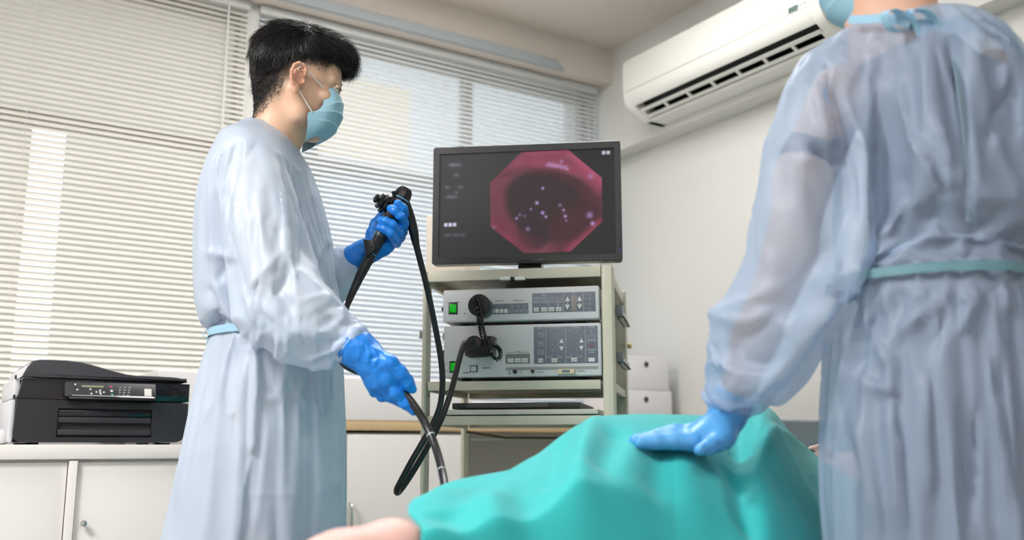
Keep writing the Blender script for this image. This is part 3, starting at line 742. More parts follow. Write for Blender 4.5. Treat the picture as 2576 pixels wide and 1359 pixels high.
mb = MB(); ptext(mb, 'IGNITION', 1224, 926, 0.0045, D1-0.0008); ptext(mb, 'STANDBY', 1172, 938.5, 0.0038, D1-0.0008); ptext(mb, 'ON', 1125, 915, 0.0035, D1-0.0008); ptext(mb, 'OFF', 1123, 934, 0.0035, D1-0.0008)
ptext(mb, 'FILTER', 1303, 886, 0.0048, D1-0.0008); RK.pbox(mb, 1275, 887.3, 1296, 887.7, D1-0.001, D1, ref=0); RK.pbox(mb, 1310, 887.0, 1331, 887.4, D1-0.001, D1, ref=0)
ptext(mb, 'MIC', 1310, 937, 0.0042, D1-0.0008); ptext(mb, 'FOOT SW', 1360, 936.5, 0.0042, D1-0.0008); ptext(mb, 'LAMP LIFE', 1462, 934, 0.0042, D1-0.0008)
mb.build('lettering', m_ink, l, smooth=0)
mb = MB()
q3 = RK.loc(1282, 938, D1)
for (dx, dz, w_, h_) in ((0, 0.0035, 0.002, 0.002), (0, 0, 0.0006, 0.005), (-0.0035, -0.002, 0.0006, 0.003), (0.0035, -0.002, 0.0006, 0.003), (0, -0.003, 0.008, 0.0006)): mb.box((q3.x+dx, D1-0.0008, q3.z+dz), (w_, 0.0006, h_), RK.M)
mb.build('symbol', m_ink, l, smooth=0)
mb = MB(); RK.pbox(mb, 1272, 923, 1505, 930.5, D1-0.0006, D1+0.001, ref=0); mb.build('recess_line', m_unitd, l, smooth=0)
mb = MB(); RK.pbox(mb, 1272, 891, 1333, 915, D1-0.0012, D1+0.001, 0.0005, ref=0); p2 = mb.build('button_panel', m_pan2, l)
for i, x in enumerate((1285, 1303, 1320.5)):
    mb = MB(); RK.pbox(mb, x-7.5, 902, x+7.5, 912.5, D1-0.003, D1, 0.0006, ref=0); bt = mb.build('button', m_btn, l, parent=p2)
    mb = MB(); ptext(mb, ('NORM', 'NBI', 'AIR')[i], x, 907.5, 0.0046 if i else 0.0036, D1-0.0034); mb.build('lettering', m_ink if i else m_unitd, l, smooth=0, parent=bt)
mb = MB(); RK.pbox(mb, 1343, 821.5, 1504, 914.5, D1-0.0012, D1+0.001, 0.0008, ref=0); p1 = mb.build('control_panel', m_pan, l)
mb = MB()
for x in (1373.3, 1423, 1472.5): RK.pbox(mb, x-0.4, 821.5, x+0.4, 914, D1-0.0018, D1, ref=0)
RK.pbox(mb, 1473, 857.5, 1504, 858.2, D1-0.0018, D1, ref=0); RK.pbox(mb, 1473, 878.8, 1504, 879.5, D1-0.0018, D1, ref=0)
ptext(mb, 'AIR', 1357.5, 825.5, 0.0045, D1-0.0016); RK.pbox(mb, 1347, 828, 1368, 828.5, D1-0.0016, D1, ref=0)
ptext(mb, 'AUTO EXPOSURE', 1397.5, 825, 0.0042, D1-0.0016); RK.pbox(mb, 1383, 827.3, 1413, 827.7, D1-0.0016, D1, ref=0)
ptext(mb, 'BRIGHTNESS', 1447, 824, 0.0047, D1-0.0016); RK.pbox(mb, 1432, 826.6, 1463, 827, D1-0.0016, D1, ref=0)
ptext(mb, 'FILTER', 1488, 823.5, 0.0055, D1-0.0016)
for y, s_ in ((841.5, 'HIGH'), (864, 'MED'), (886, 'LOW')): outline(mb, 1354, y-5, 1366.5, y+5.5, D1-0.0016); ptext(mb, s_, 1360.3, y, 0.0048, D1-0.0016)
for y, s_, s2 in ((833, '•', ''), (840.5, '1', '+2'), (854, '2', '+1'), (867.5, '3', '0'), (881, '4', '-1'), (894.5, '5', '-2')): ptext(mb, s_, 1389.3, y, 0.0052, D1-0.0016); ptext(mb, s2, 1402.5, y, 0.0048, D1-0.0016)
for y, s_ in ((850.5, '4'), (865.5, '3'), (879.5, '2'), (894, '1')): ptext(mb, s_, 1450.3, y, 0.005, D1-0.0016)
RK.pbox(mb, 1449.3, 830, 1449.9, 838, D1-0.0016, D1, ref=0)
ptext(mb, 'Max', 1436, 833, 0.0045, D1-0.0016); ptext(mb, 'Min', 1437.5, 894, 0.0045, D1-0.0016)
ptext(mb, 'MANU', 1381, 899.5, 0.0048, D1-0.0016); ptext(mb, 'AUTO', 1409.5, 899, 0.0050, D1-0.0016)
ptext(mb, 'MANU', 1431, 899, 0.0048, D1-0.0016); ptext(mb, 'AUTO', 1459.5, 898, 0.0050, D1-0.0016)
for y in (831.5, 838.5): RK.pbox(mb, 1487, y-1.2, 1489, y+1.2, D1-0.0016, D1, ref=0)
outline(mb, 1479.5, 844.5, 1496, 855, D1-0.0016); ptext(mb, 'TRANS', 1488.5, 882.5, 0.0055, D1-0.0016); ptext(mb, 'ILLUM', 1488.5, 887.5, 0.0050, D1-0.0016)
mb.build('print', m_prt, l, smooth=0, parent=p1)
for x, dy in ((1412.5, 0), (1462.5, -1)):
    tri(x, 857.5+dy, True, D1-0.003, 0.0058).build('arrow_button', m_btn, l, smooth=0, parent=p1)
    tri(x, 877.5+dy, False, D1-0.003, 0.0058).build('arrow_button', m_btn, l, smooth=0, parent=p1)
for x, y, w_, s_ in ((1360.5, 907.5, 6, 'OFF'), (1395, 907, 7.5, 'AUTO'), (1444.7, 905.5, 7.5, 'AUTO'), (1488.5, 905.5, 8, '')):
    mb = MB(); RK.pbox(mb, x-w_, y-5, x+w_, y+5, D1-0.0032, D1, 0.0006, ref=0); bt = mb.build('button', m_btn, l, parent=p1)
    if s_: mb = MB(); ptext(mb, s_, x, y, 0.0055, D1-0.0036); mb.build('lettering', m_ink, l, smooth=0, parent=bt)
q3 = RK.M @ Vector((RK.loc(1488, 868.5).x, D1-0.0012, RK.loc(1488, 868.5).z))
MB().lathe([(0.0055, 0), (0.0055, 0.0006)], q3, ax, 20).build('red_mark', mat('red mark', srgb(128, 92, 112), 0.5), l, parent=p1)
for x, y in ((1295.5, 935.5), (1340.5, 935)):
    q3 = RK.M @ Vector((RK.loc(x, y).x, D1, RK.loc(x, y).z))
    jk = MB().lathe([(0.0055, 0), (0.0052, 0.003 if x > 1300 else 0.006), (0.0042, 0.0045 if x > 1300 else 0.007)], q3, ax, 20).build('jack', m_blkp if x < 1300 else m_chrome, l)
    if x > 1300: MB().lathe([(0.0042, 0.0045), (0.0042, 0.0048)], q3, ax, 16).build('jack_hole', m_gap, l, parent=jk)
mb = MB(); RK.pbox(mb, 1403, 929, 1444, 940.5, D1-0.008, D1+0.001, 0.001, ref=D1-0.008); ct = mb.build('counter', mat('counter cream', srgb(222, 206, 170), 0.4), l)
mb = MB(); RK.pbox(mb, 1414, 931, 1433.5, 937, D1-0.009, D1-0.007, 0.0003, ref=D1-0.008); mb.build('counter_window', mat('lcd blue grey', srgb(100, 116, 138), 0.3), l, parent=ct)
mb = MB(); RK.pbox(mb, 1406, 933.5, 1412, 934, D1-0.0086, D1-0.007, ref=D1-0.008); mb.build('counter_mark', mat('mark red', srgb(170, 90, 80), 0.5), l, smooth=0, parent=ct)
for y in (846, 893): 
    q3 = RK.loc(1113, y, D1); MB().box((a-0.003, 0.03, q3.z), (0.008, 0.03, 0.018 if y < 860 else 0.028), RK.M, bevel=0.001).build('side_bracket', m_blkp if y > 860 else m_unitd, l)

# ---------------------------------------------------------------- monitor
MF = Frame(hit(1088, 1000, RK.o+RK.e2*(-0.01), RK.e2), 7.2)
MF.o.z = 0; MF.M = M4(MF.o, MF.e1, MF.e2); MF.Mi = MF.M.inverted()
mn = thing('monitor', tuple(MF.M @ Vector((0.24, 0.05, ttop))), 'black flat-screen monitor showing a pink endoscope picture, on top of the rack', 'monitor')
m_mon = mat('monitor bezel', (0.030, 0.029, 0.033), 0.38)
x0, x1, z0, z1 = MF.rect(1090.5, 365.5, 1563.5, 662.5)
o_ = MF.loc(1110, 384); o2 = MF.loc(1548, 652)
a0, a1, b0, b1 = MF.rect(1106.5, 383, 1548, 646)
mb = MB()
for c_, s_ in ((((x0+a0)/2, 0.0, (z0+z1)/2), (a0-x0, 0.022, z1-z0)), (((x1+a1)/2, 0.0, (z0+z1)/2), (x1-a1, 0.022, z1-z0)),
               (((x0+x1)/2, 0.0, (z1+b1)/2), (x1-x0, 0.022, z1-b1)), (((x0+x1)/2, 0.0, (z0+b0)/2), (x1-x0, 0.022, b0-z0))): pass
# bezel as one ring with rounded outer corners
def rrect(xa, xb, za, zb_, r, n=5):
    return arc(xb-r, za+r, r, 270, 360, n)+arc(xb-r, zb_-r, r, 0, 90, n)+arc(xa+r, zb_-r, r, 90, 180, n)+arc(xa+r, za+r, r, 180, 270, n)
def ring(outer, inner, ya, yi, yb):
    n = len(outer); v = []; f = []
    for (po, y) in ((outer, yb), (outer, ya+0.002)): v += [(p[0], y, p[1]) for p in po]
    cxm = sum(p[0] for p in outer)/n; czm = sum(p[1] for p in outer)/n
    v += [(p[0]+(0.0015 if p[0] < cxm else -0.0015), ya, p[1]+(0.0015 if p[1] < czm else -0.0015)) for p in outer]
    v += [(p[0], ya, p[1]) for p in inner]; v += [(p[0], yi, p[1]) for p in inner]
    for k in range(4):
        for i in range(n): j = (i+1) % n; f.append((k*n+i, k*n+j, (k+1)*n+j, (k+1)*n+i))
    return v, f
ou = rrect(x0, x1, z0, z1, 0.007); inn = rrect(a0, a1, b0, b1, 0.0008)
v_, f_ = ring(ou, inn, -0.012, -0.005, 0.02)
MB().mesh(v_, f_, MF.M).build('bezel', m_mon, mn)
MB().prism(rrect(x0+0.001, x1-0.001, z0+0.001, z1-0.001, 0.007), 0.018, 0.034, MF.M, axis='y', bevel=0.004).build('back_shell', m_mon, mn)
mb = MB(); mb.box(((x0+x1)/2+0.005, 0.045, ttop+0.012), (0.062, 0.03, 0.022), MF.M, bevel=0.003); mb.build('neck', m_blkp, mn)
mb = MB(); mb.box(((x0+x1)/2+0.005, 0.16, ttop+0.004), (0.20, 0.16, 0.006), MF.M, bevel=0.002); mb.build('stand_foot', m_blkp, mn)
mb = MB(); mb.box(((x0+x1)/2+0.005, 0.10, (z0+ttop)/2+0.05), (0.05, 0.13, 0.10), MF.M, bevel=0.004); mb.build('stand_arm', m_blkp, mn)
mb = MB(); mb.box(((x0+x1)/2+0.015, -0.012, z0+0.004), (0.064, 0.006, 0.012), MF.M, bevel=0.0015); mb.build('neck_tab', m_blkp, mn)
for k in range(6):
    q = MF.loc(1560, 590+8*k, -0.012); MB().box((x1-0.006, -0.0125, q.z), (0.004, 0.0015, 0.004), MF.M, bevel=0.0005).build('button', m_blkp if k < 5 else mat('power led', srgb(40, 50, 140), 0.3, emit=srgb(50, 60, 200), estr=0.4), mn)
# the picture on the screen
NX, NZ = 420, 250
gx, gz = np.meshgrid(np.linspace(0, 1, NX), np.linspace(0, 1, NZ))       # z up
PX = 1107+gx*(1548-1107); PYp = 646-gz*(646-383)                            # picture coordinates as seen in the photo
def nz(x, y, s, seed):
    rs = np.random.RandomState(seed); g = rs.rand(40, 40); X = (x*s) % 39; Y = (y*s) % 39
    xi = X.astype(int); yi = Y.astype(int); fx = X-xi; fy = Y-yi; fx = fx*fx*(3-2*fx); fy = fy*fy*(3-2*fy)
    return (g[yi, xi]*(1-fx)+g[yi, (xi+1) % 40]*fx)*(1-fy)+(g[(yi+1) % 40, xi]*(1-fx)+g[(yi+1) % 40, (xi+1) % 40]*fx)*fy
base = np.zeros((NZ, NX, 3)); scr = np.array([0.047, 0.047, 0.048])
base[:] = scr*(0.62+0.62*np.clip(1.25-gx*1.5, 0, 1)[..., None]*(0.45+0.55*gz[..., None]))
octo = [(1316, 385), (1432, 383), (1515, 456), (1515, 564), (1436, 636), (1322, 637), (1238, 571), (1236, 460)]
inside = np.ones_like(PX); 
for i in range(8):
    (xa, ya), (xb, yb) = octo[i], octo[(i+1) % 8]
    L = math.hypot(xb-xa, yb-ya); dd = ((xb-xa)*(PYp-ya)-(yb-ya)*(PX-xa))/L
    inside = np.minimum(inside, np.clip(dd/1.6+0.5, 0, 1))
pink = np.array(srgb(134, 72, 90)); pink2 = np.array(srgb(112, 64, 76)); dk = np.array(srgb(60, 49, 53)); dkr = np.array(srgb(80, 48, 54))
n1 = nz(PX, PYp, 0.03, 1)
img = pink2[None, None]*(1-n1[..., None]*0.0)+0*base
mixf = lambda A, B, t: A*(1-t[..., None])+B*t[..., None]
img = mixf(img+0*base, pink+0*base, np.clip((1-np.abs(PX-1400)/160)*0.6+np.clip((480-PYp)/90, 0, 0.7), 0, 1))
# dark lumen
def blob(cx, cy, rx, ry, rot, soft):
    c_, s_ = math.cos(R(rot)), math.sin(R(rot)); X = (PX-cx)*c_+(PYp-cy)*s_; Y = -(PX-cx)*s_+(PYp-cy)*c_
    r = np.sqrt((X/rx)**2+(Y/ry)**2); return np.clip((1-r)/soft+0.5, 0, 1)
img = mixf(img, dk+0*base, blob(1390, 520, 122, 88, 18, 0.16))
img = mixf(img, dkr+0*base, blob(1450, 590, 70, 70, -30, 0.5)*0.75)
img = mixf(img, dkr+0*base, blob(1500, 520, 40, 70, 0, 0.5)*0.6)
img = mixf(img, dk+0*base, blob(1345, 590, 42, 38, 40, 0.3)*0.8)
# folds: bright ridges
def ridge(pts, w, col, amp):
    global img
    dmin = np.full_like(PX, 1e9)
    for i in range(len(pts)-1):
        (xa, ya), (xb, yb) = pts[i], pts[i+1]; L2 = (xb-xa)**2+(yb-ya)**2
        t = np.clip(((PX-xa)*(xb-xa)+(PYp-ya)*(yb-ya))/L2, 0, 1)
        dmin = np.minimum(dmin, np.hypot(PX-xa-t*(xb-xa), PYp-ya-t*(yb-ya)))
    img = mixf(img, np.array(col)+0*base, amp*np.exp(-(dmin/w)**2))
ridge([(1290, 408), (1350, 410), (1410, 418), (1470, 440), (1510, 480)], 15, srgb(150, 72, 96), 0.85)
ridge([(1262, 442), (1330, 428), (1400, 440), (1450, 470), (1500, 520)], 9, srgb(92, 52, 60), 0.6)
ridge([(1440, 390), (1480, 430), (1512, 462)], 12, srgb(176, 84, 112), 0.8)
ridge([(1330, 388), (1430, 386)], 8, srgb(156, 76, 98), 0.7)
ridge([(1250, 480), (1252, 540), (1275, 590), (1320, 630)], 22, srgb(120, 62, 76), 0.8)
ridge([(1240, 560), (1290, 605)], 5, srgb(150, 70, 90), 0.5)
ridge([(1508, 570), (1470, 605), (1430, 634)], 11, srgb(150, 66, 90), 0.9)
img = img*(0.93+0.14*nz(PX, PYp, 0.06, 4)[..., None])
base = mixf(base, img, inside)
spots = [(1369, 478, 4, 1), (1354, 514, 5, 1), (1368, 539, 5, 1), (1376, 549, 4, .9), (1339, 529, 4, .5), (1303, 551, 4.5, .6), (1311, 542, 5, .3), (1323, 546, 4, .3), (1331, 578, 6, .45),
         (1411, 521, 5, .4), (1420, 534, 4, .8), (1424, 549, 4.5, .9), (1426, 560, 4, .35), (1484, 548, 9, .55), (1491, 569, 6, .9), (1416, 412, 5, .5), (1488, 452, 9, .35), (1246, 572, 4, .4)]
for (x, y, r_, a_) in spots:
    g = a_*np.exp(-((PX-x)**2+(PYp-y)**2)/(r_*r_*0.55)); base = mixf(base, np.array(srgb(196, 160, 222))+0*base, np.clip(g, 0, 1))
for k in range(26):
    rs = random.Random(k); x = 1380+2.0*k+rs.uniform(-3, 3); y = 417+0.22*(x-1380)+rs.uniform(-4, 4); g = 0.45*np.exp(-((PX-x)**2+(PYp-y)**2)/14)
    base = mixf(base, np.array(srgb(190, 140, 190))+0*base, np.clip(g, 0, 1))
for xs, y, w_, h_, a_ in (((1125, 1136, 1147), 562, 4.6, 4.6, 1.0), ((1521, 1532), 394, 4.4, 4.4, 0.9)):
    for x in xs: base = mixf(base, np.array(srgb(222, 214, 240))+0*base, a_*np.exp(-(((PX-x)/w_)**4+((PYp-y)/h_)**4)))
for (x, y, w_, a_) in ((1146, 411, 15, .30), (1150, 437, 6, .22), (1128, 468, 7, .16), (1161, 468, 7, .18), (1150, 481, 4, .14), (1139, 492, 15, .20), (1130, 588, 8, .13), (1150, 588, 8, .15), (1168, 588, 7, .13)):
    g = a_*np.exp(-(((PX-x)/w_)**4+((PYp-y)/4)**2))*(0.5+0.9*nz(PX, PYp, 0.45, 9)); base = mixf(base, np.array(srgb(190, 190, 215))+0*base, np.clip(g, 0, 1))
me = bpy.data.meshes.new('screen')
pts_ = [MF.M @ Vector((a0-0.001+(a1-a0+0.002)*i/(NX-1), -0.0055, b0-0.001+(b1-b0+0.002)*j/(NZ-1)))-Vector(mn['_loc']) for j in range(NZ) for i in range(NX)]
me.from_pydata([tuple(p) for p in pts_], [], [(j*NX+i, j*NX+i+1, (j+1)*NX+i+1, (j+1)*NX+i) for j in range(NZ-1) for i in range(NX-1)])
ca = me.color_attributes.new('picture', 'FLOAT_COLOR', 'POINT')
ca.data.foreach_set('color', np.concatenate([base.reshape(-1, 3), np.ones((NX*NZ, 1))], 1).astype(np.float32).ravel())
m = bpy.data.materials.new('screen picture'); m.use_nodes = True; nt = m.node_tree; bb = nt.nodes['Principled BSDF']
at_ = nt.nodes.new('ShaderNodeAttribute'); at_.attribute_name = 'picture'
bb.inputs['Base Color'].default_value = (0.004, 0.004, 0.004, 1); bb.inputs['Roughness'].default_value = 0.45; bb.inputs['Emission Strength'].default_value = 0.62; bb.inputs['Specular IOR Level'].default_value = 0.2
nt.links.new(at_.outputs['Color'], bb.inputs['Emission Color'])
m.cycles.emission_sampling = 'NONE'; me.materials.append(m); so_ = bpy.data.objects.new('screen', me); COL.objects.link(so_); so_.parent = mn
# beige case standing behind the monitor
bc = thing('beige_case', tuple(RK.M @ Vector((0.09, 0.30, ttop))), 'beige box standing on the rack behind the left edge of the monitor', 'case')
q0 = RK.loc(1069, 540, 0.22)
MB().box((q0.x+0.06, 0.33, (ttop+q0.z)/2+0.001), (0.12, 0.20, q0.z-ttop-0.002), RK.M, bevel=0.006).build('case_shell', mat('beige plastic', srgb(222, 212, 200), 0.5), bc)
MB().box((q0.x+0.06, 0.228, ttop+0.03), (0.10, 0.006, 0.03), RK.M, bevel=0.002).build('vent_panel', mat('vent grey', srgb(190, 182, 172), 0.5), bc)
# ---------------------------------------------------------------- cloth relief
def proj(V):
    P = toview(V); x, y, z = P[:, 0], P[:, 1], P[:, 2]-EYE
    dep = y*CP+z*SP; up = z*CP-y*SP
    return CX+x/dep*F, CY-up/dep*F, dep
def facing(V, N):
    D = V-np.array([0, 0, EYE]); D /= np.linalg.norm(D, axis=1)[:, None]
    return np.clip(-(D*N).sum(1)*4, 0, 1)
def polyfield(px, py, pts):
    best = np.full(len(px), 1e9); sgn = np.zeros(len(px)); tt = np.zeros(len(px)); n = len(pts)-1
    for i in range(n):
        (xa, ya), (xb, yb) = pts[i][:2], pts[i+1][:2]; dx, dy = xb-xa, yb-ya; L2 = dx*dx+dy*dy
        t = np.clip(((px-xa)*dx+(py-ya)*dy)/L2, 0, 1); ex = px-xa-t*dx; ey = py-ya-t*dy; d = np.hypot(ex, ey)
        m = d < best; best = np.where(m, d, best); sgn = np.where(m, np.sign(dx*ey-dy*ex), sgn); tt = np.where(m, (i+t)/n, tt)
    return best, sgn, tt
def relief(V, Q, folds, it=1):
    """folds: (points in the picture, width px, height m, kind) kind: ridge | step | valley"""
    N = vnormals(V, Q); px, py, dep = proj(V); fc = facing(V, N); disp = np.zeros(len(V))
    for pts, w, amp, kind in folds:
        d, s, t = polyfield(px, py, pts)
        taper = np.clip(np.minimum(t, 1-t)*4+0.12, 0, 1)
        if kind == 'ridge': f = np.exp(-(d/w)**1.25)
        elif kind == 'valley': f = -np.exp(-(d/w)**1.25)
        else:                                   # step: one side drops fast, the other slowly
            sd = d*s; f = np.where(sd > 0, np.exp(-sd/w), np.exp(sd/(w*0.22)))
        disp += amp*f*taper
    return V+N*(disp*fc)[:, None]
def crumple(V, Q, n, seed, scale, amp, power=1.0):
    N = vnormals(V, Q); f1, f2 = worley(V, n, seed, scale); e = np.clip(f2-f1, 0, None)
    m = np.quantile(e, 0.9)
    r = 1-np.clip(e/m, 0, 1)**power
    return V+N*((r-r.mean())*amp)[:, None]
def crease_cloth(V, Q, seed, sets):
    for n, sc, amp, pw in sets: V = crumple(V, Q, n, seed, sc, amp, pw); seed += 1
    return V
def gown_mat(name, col, tl=0.25, rough=0.42, see=0.2):
    m = bpy.data.materials.new(name); m.use_nodes = True; nt = m.node_tree; b = nt.nodes['Principled BSDF']; out = nt.nodes['Material Output']
    L = nt.links.new
    b.inputs['Base Color'].default_value = (*col, 1); b.inputs['Roughness'].default_value = rough; b.inputs['Specular IOR Level'].default_value = 0.5
    b.inputs['Sheen Weight'].default_value = 0.15
    tc = nt.nodes.new('ShaderNodeTexCoord'); mp = nt.nodes.new('ShaderNodeMapping'); mp.inputs['Scale'].default_value = (1.0, 1.0, 0.55)
    nz_ = nt.nodes.new('ShaderNodeTexNoise'); nz_.inputs['Scale'].default_value = 6; nz_.inputs['Detail'].default_value = 2
    add = nt.nodes.new('ShaderNodeVectorMath'); add.operation = 'MULTIPLY_ADD'; add.inputs[1].default_value = (0.12, 0.12, 0.12)
    L(tc.outputs['Object'], mp.inputs[0]); L(mp.outputs[0], nz_.inputs['Vector']); L(nz_.outputs['Color'], add.inputs[0]); L(mp.outputs[0], add.inputs[2])
    prev = None
    for sc, st, dist in ((15, 0.5, 0.008),):
        vo = nt.nodes.new('ShaderNodeTexVoronoi'); vo.feature = 'F1'; vo.inputs['Scale'].default_value = sc
        L(add.outputs[0], vo.inputs['Vector'])
        cr = nt.nodes.new('ShaderNodeMath'); cr.operation = 'MINIMUM'; cr.inputs[1].default_value = 2.0; L(vo.outputs['Distance'], cr.inputs[0])
        bp = nt.nodes.new('ShaderNodeBump'); bp.inputs['Strength'].default_value = st; bp.inputs['Distance'].default_value = dist; bp.invert = False
        L(cr.outputs[0], bp.inputs['Height'])
        if prev: L(prev.outputs[0], bp.inputs['Normal'])
        prev = bp
    fn = nt.nodes.new('ShaderNodeTexNoise'); fn.inputs['Scale'].default_value = 1400; L(tc.outputs['Object'], fn.inputs['Vector'])
    bp = nt.nodes.new('ShaderNodeBump'); bp.inputs['Strength'].default_value = 0.12; bp.inputs['Distance'].default_value = 0.0006
    L(fn.outputs['Fac'], bp.inputs['Height']); L(prev.outputs[0], bp.inputs['Normal']); L(bp.outputs[0], b.inputs['Normal'])
    t = nt.nodes.new('ShaderNodeBsdfTranslucent'); t.inputs[0].default_value = (*col, 1); mx = nt.nodes.new('ShaderNodeMixShader'); mx.inputs[0].default_value = tl
    L(b.outputs[0], mx.inputs[1]); L(t.outputs[0], mx.inputs[2])
    tr = nt.nodes.new('ShaderNodeBsdfTransparent'); tr.inputs[0].default_value = (0.9, 0.96, 1, 1); m2 = nt.nodes.new('ShaderNodeMixShader'); m2.inputs[0].default_value = see
    L(mx.outputs[0], m2.inputs[1]); L(tr.outputs[0], m2.inputs[2]); L(m2.outputs[0], out.inputs[0])
    return m
m_gown1 = gown_mat('gown pale blue', srgb(212, 227, 246), see=0.16)
m_gown2 = gown_mat('gown blue', srgb(184, 204, 232), see=0.42)
m_gownb = mat('gown binding', srgb(190, 218, 240), 0.5, translucent=0.2)
m_dark2 = mat('charcoal scrubs', srgb(58, 54, 58), 0.85)
m_tie = mat('gown tie', srgb(168, 212, 236), 0.5, translucent=0.2)
m_glove = mat('nitrile glove blue', srgb(22, 130, 226), 0.38, bump=0.12, bscale=180, sub=0.05)
m_glove2 = mat('thin blue glove', srgb(84, 160, 222), 0.38, bump=0.1, bscale=180)
m_navy = mat('navy scrubs', srgb(38, 40, 110), 0.8)
m_shoe = mat('white clog', srgb(225, 225, 225), 0.5)

# skin with stubble: both colours belong to the skin, stored on the mesh
def skin_mat():
    m = bpy.data.materials.new('skin'); m.use_nodes = True; nt = m.node_tree; b = nt.nodes['Principled BSDF']
    a = nt.nodes.new('ShaderNodeAttribute'); a.attribute_name = 'tone'
    b.inputs['Roughness'].default_value = 0.5; b.inputs['Subsurface Weight'].default_value = 0.12
    b.inputs['Subsurface Radius'].default_value = (0.012, 0.005, 0.003); b.inputs['Subsurface Scale'].default_value = 0.5
    tc = nt.nodes.new('ShaderNodeTexCoord'); n = nt.nodes.new('ShaderNodeTexNoise'); n.inputs['Scale'].default_value = 900; n.inputs['Detail'].default_value = 2
    bp = nt.nodes.new('ShaderNodeBump'); bp.inputs['Strength'].default_value = 0.10; bp.inputs['Distance'].default_value = 0.0006
    nt.links.new(tc.outputs['Object'], n.inputs['Vector']); nt.links.new(n.outputs['Fac'], bp.inputs['Height']); nt.links.new(bp.outputs[0], b.inputs['Normal'])
    nt.links.new(a.outputs['Color'], b.inputs['Base Color'])
    return m
m_skin = skin_mat()
def settone(o, cols):
    ca = o.data.color_attributes.new('tone', 'FLOAT_COLOR', 'POINT')
    ca.data.foreach_set('color', np.concatenate([cols, np.ones((len(cols), 1))], 1).astype(np.float32).ravel())
SKIN = np.array(srgb(226, 184, 156)); STUB = np.array(srgb(38, 30, 27)); EARC = np.array(srgb(222, 146, 122))

# ---------------------------------------------------------------- head
class Head:
    def __init__(s, o, fwd, up, k=1.0):
        s.o = Vector(o); s.f = Vector(fwd).normalized(); s.u = Vector(up); s.u = (s.u-s.f*s.u.dot(s.f)).normalized(); s.l = s.u.cross(s.f); s.k = k
        s.M = np.array([list(s.f), list(s.l), list(s.u)]).T
    def p(s, x, y, z): return s.o+(s.f*x+s.l*y+s.u*z)*s.k
    def loc(s, V): return ((V-np.array(s.o)) @ s.M)/s.k
    def pix(s, px, py, y):             # local point with the given side offset y that is seen at (px,py)
        r = ray(px, py); e = Vector((0, 0, EYE)); c = s.o+s.l*(y*s.k)
        t = (c-e).dot(s.l)/r.dot(s.l); q = e+r*t-s.o
        return Vector((q.dot(s.f)/s.k, y, q.dot(s.u)/s.k))
def head_sdf(h, S, ears=True):
    k = h.k; P = h.p; M = h.M
    S.ell(P(-.017, 0, .037), np.array([.097, .075, .083])*k, M, .01)
    S.ell(P(.030, 0, .022), np.array([.057, .061, .072])*k, M, .02*k)
    S.ell(P(.035, 0, -.045), np.array([.050, .053, .062])*k, M, .02*k)
    S.cap(P(-.008, .052, -.035), P(.022, .045, -.085), .020*k, .016*k, .02*k); S.cap(P(-.008, -.052, -.035), P(.022, -.045, -.085), .020*k, .016*k, .02*k)
    S.cap(P(.018, .043, -.082), P(.058, .010, -.100), .016*k, .016*k, .02*k); S.cap(P(.018, -.043, -.082), P(.058, -.010, -.100), .016*k, .016*k, .02*k)
    S.ell(P(.062, 0, -.100), np.array([.018, .022, .015])*k, M, .015*k)
    for s in (-1, 1):
        S.cap(P(.078, .010*s, .020), P(.068, .045*s, .018), .012*k, .009*k, .012*k)
        S.ell(P(.060, .043*s, -.026), np.array([.020, .018, .016])*k, M, .015*k)
        S.ell(P(.094, .031*s, .001), np.array([.014, .016, .011])*k, M, .010*k, sub=True)
    S.cap(P(.082, 0, .010), P(.098, 0, -.032), .0075*k, .0100*k, .010*k); S.cap(P(.090, .011, -.038), P(.090, -.011, -.038), .0075*k, .0075*k, .006*k)
    S.cap(P(.080, .014, -.062), P(.080, -.014, -.062), .008*k, .008*k, .008*k); S.cap(P(.076, .012, -.074), P(.076, -.012, -.074), .008*k, .008*k, .008*k)
    if ears:
        for s in (-1, 1):
            Y = .074*s; E = lambda x, z, d=0.0: P(x, Y+(.006+d)*s, z)
            S.ell(P(-.006, Y+.003*s, -.014), np.array([.015, .006, .026])*k, M, .006*k)
            rim = [(x_, z_-.022, d_) for x_, z_, d_ in [(.008, .018, .002), (.008, .028, .005), (.000, .036, .008), (-.011, .037, .011), (-.019, .028, .013), (-.021, .014, .013), (-.018, 0, .011), (-.012, -.012, .008), (-.005, -.020, .005)]]
            S.chain([E(*r) for r in rim], [.0038*k]*len(rim), .004*k)
            S.ell(P(-.002, Y+.009*s, -.043), np.array([.008, .005, .011])*k, M, .006*k)
            ah = [(.000, .004, .004), (-.010, -.002, .006), (-.013, -.016, .007), (-.008, -.028, .006), (.000, -.032, .004)]
            S.chain([E(*r) for r in ah], [.0030*k]*len(ah), .003*k)
            S.ell(P(.009, Y+.007*s, -.020), np.array([.0045, .0045, .007])*k, M, .004*k)
            S.ell(P(-.002, Y+.013*s, -.020), np.array([.0065, .007, .009])*k, M, .003*k, sub=True)
            S.ell(P(-.004, Y+.015*s, .006), np.array([.006, .005, .005])*k, M, .003*k, sub=True)
def body_obj(root, parts, tonef):
    """parts: list of (V,Q); joined into the one body mesh"""
    Vs = []; Qs = []; o = 0
    for V, Q in parts: Vs.append(V); Qs.append(Q+o); o += len(V)
    V = np.concatenate(Vs); Q = np.concatenate(Qs)
    ob = npmesh('body', V, Q, m_skin, root); settone(ob, tonef(V)); return ob
